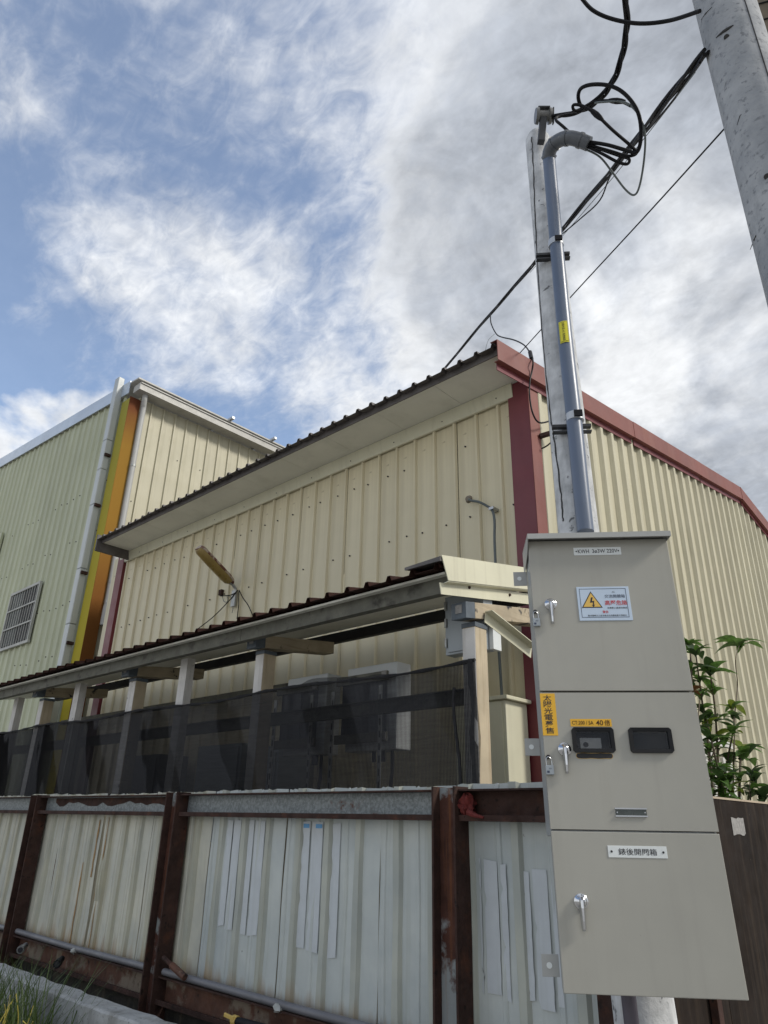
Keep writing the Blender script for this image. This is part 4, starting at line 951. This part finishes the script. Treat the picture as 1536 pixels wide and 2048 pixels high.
for (xa, ya), (xb, yb), lab in (((1217, 201), (1250, 203), 'black splice sleeve on the grey cable above the loops'), ((1181, 219), (1205, 240), 'black splice sleeve on the diagonal looped cable')):
    a, b = onD(xa, ya, D-.0), onD(xb, yb, D-.05); tag(MB().tube([a, a.lerp(b, .2), a.lerp(b, .5), a.lerp(b, .8), b], [.010, .015, .018, .015, .010], 10).build('splice_sleeve', 'cable_dark'), lab, 'sleeve')
for i in range(3):
    tag(MB().tube(twist([(1412, 104, 4.15), (1330, 205, 4.75), (1230, 333, 5.9), (1125, 458, 7.3), (1040, 560, 8.9), (950, 664, 11.2), (862, 770, 14.5)], .013, 2.5, i*2.1), .0095, 7).build('aerial_cable', 'cable'), 'black bundled aerial cable running from the thick pole over the warehouse roof', 'cable', 'strands of the aerial bundle')
cable('aerial_cable', [(1400, 125, 4.2), (1335, 215, 4.8), (1228, 340, 6.0), (1200, 400, 6.6), (1160, 438, 7.1), (1122, 470, 7.5)], .006, 'cable', 'thin black wire drooping under the aerial bundle beside the slim pole')
cable('stay_wire', [(1390, 145, 4.25), (1300, 262, 5.3), (1220, 362, 6.4), (1140, 455, 7.6), (1060, 545, 9)], .003, 'cable_grey', 'hair thin wire running just below the aerial bundle')
pe = Vector((-2.80, 4.85, roof_top(4.85)+.012)); de = (pe-CAMP).length
cable('stay_wire', [(1450, 256, 4.3), (1300, 422, 5.0), (1145, 590, 5.9), (1038, 708, de)], .0045, 'cable_dark', 'straight thin wire from the thick pole to the red roof edge')
cable('tail_wire', [(1160, -8, 4.4), (1185, 20, 4.4), (1225, 38, 4.4), (1280, 47, 4.35), (1340, 41, 4.3), (1400, 22, 4.15)], .0095, 'cable', 'black cable sagging in a wide curve towards the thick pole')
dw = 9.0
cable('drop_wire', [(981, 626, 10.1), (982, 646, 9.7), (992, 667, 9.2), (1003, 674, 8.8), (1028, 680, 8.3), (1048, 690, 7.8), (1060, 706, 7.3), (1066, 722, 6.9)]+[(x_, y_, (onX(x_, y_, -2.775)-CAMP).length) for x_, y_ in ((1064, 742), (1060, 760), (1059, 790), (1065, 825), (1078, 845), (1100, 842))], .008, 'cable', 'black drop wire curling from the aerial bundle down over the red roof edge', 5)
cable('drop_wire', [(989, 668, 9.2), (977, 680, 9), (971, 700, 8.8), (970, 712, 8.6)], .003, 'cable_grey', 'thin loose wire end curling beside the drop wire above the eave', 5)
a, b = onD(1060, 704, 7.2), onD(1063, 718, 7.0); tag(MB().tube([a, b], .020, 8).build('splice_sleeve', 'cable_dark'), 'black connector on the drop wire above the red roof edge', 'sleeve')
# bracket on the red trim carrying the drop wire
br = thing('wire_bracket', 'dark iron stub bracket on the side of the red corner trim', 'bracket', onX(1080, 872, -2.85))
a = onX(1079, 873, -2.85); MB().beam(a, a+Vector((.16, .12, .06)), .05, .035).build('arm', 'rust', br, .003)
MB().tube(smooth_path([a+Vector((.01, 0, -.13)), a+Vector((.06, .03, -.10)), a+Vector((.14, .1, .0))], 4), .007, 6).build('wire', 'cable', br)

# ================================================================== meter cabinet
PBL = Vector((-1.476, 2.510, R(-.514)))
ca = Vector((cos(.649), sin(.649), 0)); cn = Vector((-sin(.649), cos(.649), 0))
cu = (Vector((0, 0, 1))+cn*.066-ca*.005).normalized(); ca = (ca-cu*ca.dot(cu)).normalized(); cn = cu.cross(ca)
MC = Matrix(((ca.x, cn.x, cu.x, PBL.x), (ca.y, cn.y, cu.y, PBL.y), (ca.z, cn.z, cu.z, PBL.z), (0, 0, 0, 1)))
def cab(px_, py_):                       # pixel -> cabinet face (x, z)
    d = ray(px_, py_); s_ = (PBL-CAMP).dot(cn)/d.dot(cn); p = CAMP+d*s_-PBL; return p.dot(ca), p.dot(cu)
mc = bpy.data.objects.new('meter_cabinet', None); COL.objects.link(mc); mc['_local'] = 1; mc.matrix_basis = MC
tag(mc, 'tall grey beige three-door electric meter cabinet on the slim concrete pole', 'cabinet')
CW, H2, H1, HT = .60, .505, 1.015, 1.686
# hollow body: walls, so that the meter windows look into it
MB().box(.004, CW-.004, .17, .19, H2+.003, HT).build('back_panel', 'cab_side', mc)
MB().box(.003, .012, .021, .169, H2-.012, HT).build('side_panel', 'cab_side', mc)
MB().box(CW-.012, CW-.003, .021, .169, H2-.012, HT).build('side_panel', 'cab_side', mc)
MB().box(.013, CW-.013, .021, .169, H2-.01, H2+.002).build('floor_panel', 'cab_side', mc)
MB().box(.013, CW-.013, .021, .169, H1-.012, H1+.012).build('divider_panel', 'gap', mc)
MB().box(.006, CW-.006, .021, .085, .004, H2-.014).build('lower_case', 'cab_side', mc, .003)
# doors (the middle one is cut for the two windows)
def door(z0, z1, holes=()):
    m = MB()
    if not holes: m.box(0, CW, 0, .02, z0, z1)
    else:
        zs_ = (min(h[2] for h in holes), max(h[3] for h in holes)); xs_ = [0]
        for h in holes: xs_ += [h[0], h[1]]
        xs_.append(CW)
        m.box(0, CW, 0, .02, z0, zs_[0]); m.box(0, CW, 0, .02, zs_[1], z1)
        for i in range(0, len(xs_), 2): m.box(xs_[i], xs_[i+1], 0, .02, zs_[0]+1e-5, zs_[1]-1e-5)
    return m
def win(l, r_, t_, b_):                  # frame rectangle from pixels
    x0, z1 = cab(*l); x1, _ = cab(*r_); _, z0 = cab(*b_); return x0, x1, z0, z1
wa = win((1142, 1455), (1225, 1455), None, (1150, 1504)); wb = win((1255, 1456), (1340, 1456), None, (1265, 1506))
wa = (wa[0], wa[1], wb[2], wb[3])
d_up = door(H1+.0035, HT-.002).build('door', 'cab', mc, .0025)
ins_ = [(w[0]+.014, w[1]-.014, w[2]+.014, w[3]-.014) for w in (wa, wb)]
d_mid = MB()
d_mid = door(H2+.0035, H1-.0035, ins_).build('door', 'cab', mc)
d_low = door(0, H2-.0035).build('door', 'cab', mc, .0025)
# rain roof with front lip
m = MB(); m.prism([(-.006, -.048, HT+.012), (-.006, .20, HT+.03), (-.006, .20, HT+.022), (-.006, -.045, HT+.004)], (CW+.012, 0, 0)); m.box(-.006, CW+.006, -.05, -.046, HT-.012, HT+.0125)
m.prism([(-.006, -.046, HT-.010), (-.006, -.046, HT+.008), (-.006, .2, HT+.024), (-.006, .2, HT-.09), (-.006, .02, HT-.06)], (.003, 0, 0))
m.prism([(CW+.003, -.046, HT-.010), (CW+.003, -.046, HT+.008), (CW+.003, .2, HT+.024), (CW+.003, .2, HT+.005)], (.003, 0, 0))
m.build('rain_roof', 'cab_roof', mc)
# fixing ears
for px_, py_ in ((1036, 1132), (1061, 1481), (1101, 1935)):
    x, z = cab(px_, py_); o = MB().box(-.060, -.0, .150 if py_ < 1800 else .072, .154 if py_ < 1800 else .076, z-.034, z+.034).build('fixing_ear', 'cab_roof', mc, .001)
    yy = (.1495 if py_ < 1800 else .0715); MB().tube([(-.034, yy, z), (-.034, yy-.002, z)], .010, 12).build('bolt_hole', 'plate', o)
# windows
for (w, lab) in ((wa, 1), (wb, 0)):
    x0, x1, z0, z1 = w; b_ = .0145
    m = MB()
    def rr(x0, x1, z0, z1, r=.008): return [(x0+r, z0), (x1-r, z0), (x1, z0+r), (x1, z1-r), (x1-r, z1), (x0+r, z1), (x0, z1-r), (x0, z0+r)]
    o_ = rr(x0, x1, z0, z1); i_ = rr(x0+b_, x1-b_, z0+b_*.9, z1-b_*.9, .003); n = 8
    vs = [(x, -.012, z) for x, z in o_]+[(x, -.010, z) for x, z in i_]+[(x, 0, z) for x, z in o_]+[(x, .012, z) for x, z in i_]
    fs = [(k, (k+1) % n, n+(k+1) % n, n+k) for k in range(n)]+[((k+1) % n, k, 2*n+k, 2*n+(k+1) % n) for k in range(n)]+[(n+k, n+(k+1) % n, 3*n+(k+1) % n, 3*n+k) for k in range(n)]
    f = m.add(vs, fs).build('meter_window', 'black_plastic', d_mid)
    MB().box(x0+b_-.001, x1-b_+.001, -.004, -.002, z0+b_*.9-.001, z1-b_*.9+.001).build('pane', 'glass', f)
    MB().box(x0, x1, .06, .065, z0-.03, z1+.03).build('backing', 'gap', f)
    if lab:
        MB().box(x0+.03, x1-.05, .0, .010, z0+.016, z0+.055).build('meter_face', 'meter', f)
        MB().tube([(x0+.05, -.0002, z0+.03), (x0+.05, -.0008, z0+.03)], .010, 12).build('meter_dial', 'ink', f)
# handles
def handle(px_, py_, d_):
    x, z = cab(px_, py_); h = MB(); h.tube([(x, -.001, z), (x, -.006, z), (x, -.010, z), (x, -.018, z), (x, -.021, z)], [.024, .025, .019, .014, .006], 20)
    o = h.build('handle', 'chrome', d_)
    lv = MB(); vs = []; P_ = [(.016, .010, .013), (.004, .022, .0125), (-.02, .024, .0115), (-.06, .023, .0095), (-.085, .020, .0085), (-.09, .012, .006)]
    pr = []
    for dz, dy, w in P_: pr += [(x-w, -.012, z+dz), (x-w*.35, -dy-.006, z+dz), (x+w*.35, -dy-.006, z+dz), (x+w, -.012, z+dz)]
    fs = []
    for i in range(len(P_)-1):
        a_ = 4*i
        for j in range(3): fs.append((a_+j, a_+4+j, a_+5+j, a_+1+j))
        fs.append((a_+3, a_+7, a_+4, a_))
    fs += [(3, 2, 1, 0), (20, 21, 22, 23)]
    lv.add(pr, fs).build('lever', 'chrome', o, .0015)
for px_, py_, d_ in ((1101, 1209, d_up), (1129, 1499, d_mid), (1162, 1803, d_low)): handle(px_, py_, d_)
# name plates, sign, stickers
def plate(d_, name, l, r_, tz, bz, mat, y=-.002, rivets=True):
    x0, _ = cab(*l); x1, _ = cab(*r_); _, z1 = cab(*tz); _, z0 = cab(*bz)
    o = MB().box(x0, x1, y, -.0004, z0, z1).build(name, mat, d_, .0008 if y < -.0015 else 0)
    return o, x0, x1, z0, z1
def letter(o, s, cx, cz, w, h, mat, y, bold=.012):
    me = text(s, w, h, bold); q = put('lettering', me, mat, o, loc=(cx, y, cz)); return q
def disc(o, name, x, z, r, mat, y): return MB().tube([(x, y+.001, z), (x, y, z)], r, 12).build(name, mat, o)
o, x0, x1, z0, z1 = plate(d_up, 'name_plate', (1147, 1102), (1242, 1102), (1190, 1095), (1190, 1110.5), 'plate')
letter(o, 'KWH', x0+.205*(x1-x0), (z0+z1)/2, (x1-x0)*.235, (z1-z0)*.50, 'ink', -.0028, .015); letter(o, '3ø3W 220V', x0+(x1-x0)*.655, (z0+z1)/2, (x1-x0)*.53, (z1-z0)*.50, 'ink', -.0028, .015)
for x in (x0+(x1-x0)*.055, x1-(x1-x0)*.06): disc(o, 'rivet', x, (z0+z1)/2, .0032, 'ink', -.0034)
# warning sign
x0, z1 = cab(1152, 1174.5); x1, _ = cab(1256, 1172.5); xb_, z0 = cab(1159, 1242)
o = MB().box(x0, x1, -.003, -.0004, z0, z1).build('warning_sign', 'sign_blue', d_up, .001)
sw, shh = x1-x0, z1-z0
def fr_(x, z): return x0+sw*x, z0+shh*z
m = MB(); bx = [fr_(.05, .09), fr_(.94, .94)]
(ax0, az0), (ax1, az1) = bx; tt = .0018
for a_ in ((ax0, ax1, az0, az0+tt), (ax0, ax1, az1-tt, az1), (ax0, ax0+tt, az0+tt, az1-tt), (ax1-tt, ax1, az0+tt, az1-tt)): m.box(a_[0], a_[1], -.0036, -.0031, a_[2], a_[3])
m.build('border', 'ink_navy', o)
def tri(cx, cz, r, y, mat, nm): MB().add([(cx-r*.95, y, cz-r*.62), (cx+r*.95, y, cz-r*.62), (cx, y, cz+r)], [(0, 1, 2)]).build(nm, mat, o)
cx, cz = fr_(.265, .56); tri(cx, cz, shh*.30, -.0036, 'ink', 'triangle_edge'); tri(cx, cz-.0004, shh*.255, -.0041, 'sign_yellow', 'triangle_field')
u = shh*.30/1.0
bolt = [(-.02, .52), (.14, .52), (.03, .14), (.24, .18), (.18, -.22), (.27, -.20), (.12, -.48), (.0, -.22), (.08, -.22), (.10, .02), (-.16, -.02)]
MB().add([(cx+u*a_, -.0046, cz+u*(b_-.12)) for a_, b_ in bolt], [tuple(range(len(bolt)))]).build('lightning_arrow', 'ink', o)
for s_, fx, fz, fw, fh, mt, bo in (('AC', .70, .835, .055, .045, 'ink', .02), ('交流開關箱', .715, .71, .385, .10, 'ink_navy', .01), ('高壓危險', .725, .515, .425, .145, 'ink_red', .028), ('非專業人員請勿開啟', .735, .365, .375, .055, 'ink', .01), ('警告', .505, .25, .11, .075, 'ink_red', .03), ('變流器輸出之直流電流及保護裝置不得輕拉', .53, .145, .73, .05, 'ink', .01)):
    x, z = fr_(fx, fz); letter(o, s_, x, z, sw*fw, shh*fh, mt, -.0040, bo)
# upright yellow sticker
x0, z1 = cab(1079, 1387); x1, _ = cab(1109, 1387); _, z0 = cab(1086, 1471)
z1 = min(z1, H1-.006); o = MB().box(x0+.001, x1, -.0012, -.0003, z0, z1).build('upright_sticker', 'sticker', d_mid)
for i, ch in enumerate('太陽光電躉售'):
    letter(o, ch, (x0+x1)/2-.001, z1-(z1-z0)*(.11+.155*i), (x1-x0)*.55, (z1-z0)*.142, 'ink', -.0020, .02)
x0, z1 = cab(1140, 1438); x1, _ = cab(1222, 1438); _, z0 = cab(1142, 1453)
z0 = max(z0, wa[3]+.001); o = MB().box(x0, x1, -.0012, -.0003, z0, z1).build('ratio_sticker', 'sticker', d_mid)
for s_, f, fw, fh in (('CT:200 / 5A', .30, .52, .5), ('40', .71, .17, .68), ('倍', .895, .14, .75)): letter(o, s_, x0+(x1-x0)*f, (z0+z1)/2, (x1-x0)*fw, (z1-z0)*fh, 'rust', -.0020, .02)
# blacked-out strip under the left window
x0, zc = cab(1152, 1511); x1, _ = cab(1226, 1511)
def pill(x0, x1, zc, h, y, wob):
    vs = [(x0+h/2*(1-cos(a_)), y, zc+h/2*sin(a_)) for a_ in [pi/2*(-1+2*k/6) for k in range(7)]]
    n = 10; up_ = [(x0+h/2+(x1-x0-h)*k/n, y, zc+h/2+wob*sin(k*1.1)) for k in range(1, n)]; rt_ = [(x1-h/2+h/2*sin(a_), y, zc+h/2*cos(a_)) for a_ in [pi*k/6 for k in range(7)]]
    lo_ = [(x1-h/2-(x1-x0-h)*k/n, y, zc-h/2+wob*sin(k*1.3)) for k in range(1, n)]
    lf = [(x0+h/2-h/2*sin(a_), y, zc-h/2*cos(a_)) for a_ in [pi*k/6 for k in range(6)]]
    q = up_+rt_+lo_+lf
    return MB().add(q, [tuple(range(len(q)))])
o = pill(x0, x1, zc-.001, .0205, -.0010, .0006).build('marked_strip', 'sticker', d_mid); pill(x0+.001, x1-.001, zc-.001, .0185, -.0016, .0008).build('black_marking', 'black_paint', o)
# card holder and lower name plate
o, x0, x1, z0, z1 = plate(d_mid, 'card_holder', (1230, 1617), (1292, 1617), (1260, 1616), (1260, 1634), 'steel_dark', -.002)
for z in (z0, z1-.005): MB().box(x0-.002, x1+.002, -.006, -.0021, z, z+.005).build('holder_lip', 'steel', o)
for x in (x0+.006, x1-.006): disc(o, 'rivet', x, (z0+z1)/2, .0025, 'steel', -.0035)
o, x0, x1, z0, z1 = plate(d_low, 'name_plate', (1216, 1704), (1334, 1704), (1275, 1692), (1275, 1716), 'plate')
letter(o, '錶後開關箱', (x0+x1)/2, (z0+z1)/2, (x1-x0)*.65, (z1-z0)*.56, 'ink', -.0028, .015)
for x in (x0+(x1-x0)*.06, x1-(x1-x0)*.065): disc(o, 'rivet', x, (z0+z1)/2, .0040, 'ink', -.0034)
# padlocks hang on the cabinet: things of their own
def padlock(px_, py_, label):
    x, z = cab(px_, py_); t = thing('padlock', label, 'padlock', matrix=MC @ Matrix.Translation((x, -.004, z))); t['_local'] = 1
    MB().tube([(0, .004, 0), (0, -.006, 0)], .0075, 12).build('hasp_ring', 'black_plastic', t)
    MB().tube(smooth_path([(-.008, -.004, -.034), (-.009, -.004, -.012), (-.004, -.005, -.002), (.004, -.005, -.002), (.011, -.004, -.012), (.012, -.004, -.034)], 4), .0022, 6).build('shackle', 'steel', t)
    MB().box(-.013, .017, -.011, .002, -.066, -.032).build('lock_body', 'box_grey', t, .002)
    me = text('安全', .010, None, .02); o_ = put('lettering', me, 'ink_navy', t); o_.location = (.004, -.0118, -.044)
    MB().box(-.009, .0, -.0117, -.0112, -.060, -.052).build('printed_mark', 'ink_navy', t)
padlock(1070, 1224, 'small grey padlock hanging on the top door of the meter cabinet')
padlock(1096, 1514, 'small grey padlock hanging on the middle door below the yellow upright sticker')

# ================================================================== grass and dodder at the kerb
rnd = random.Random(21); m = MB()
for k in range(640):
    bx_, by_ = rnd.uniform(-6.0, -4.75), rnd.uniform(2.0, 2.5); L_ = rnd.uniform(.4, .88); az = rnd.uniform(0, 2*pi); w = rnd.uniform(.004, .008); ln = rnd.uniform(.15, .7)
    z_b = rnd.uniform(.0, .05); vs = []; n = 5; d = Vector((cos(az), sin(az), 0)); s_ = Vector((-sin(az), cos(az), 0))
    for i in range(n+1):
        t_ = i/n; p = Vector((bx_, by_, z_b))+d*(ln*L_*t_*t_)+Vector((0, 0, L_*(t_-.25*ln*t_*t_))); ww = w*(1-t_)**.6
        vs += [p-s_*ww, p+s_*ww]
    m.add(vs, [(2*i, 2*i+1, 2*i+3, 2*i+2) for i in range(n)], True)
o = m.build('grass', 'grass'); o['kind'] = 'stuff'; o['label'] = 'long green grass blades growing in front of the concrete channel wall'; o['category'] = 'grass'
m = MB()
for k in range(26):
    bx_, by_ = rnd.uniform(-5.4, -4.4), rnd.uniform(2.0, 2.3); pp = []
    for i in range(6): pp.append((bx_+rnd.uniform(-.12, .12), by_+rnd.uniform(-.06, .06), .15+.10*i*rnd.uniform(.5, 1)+rnd.uniform(-.05, .05)))
    m.tube(smooth_path(pp, 5), .0022, 5)
o = m.build('dodder', 'dodder'); o['kind'] = 'stuff'; o['label'] = 'tangled yellow twining stems over the roadside grass'; o['category'] = 'plants'
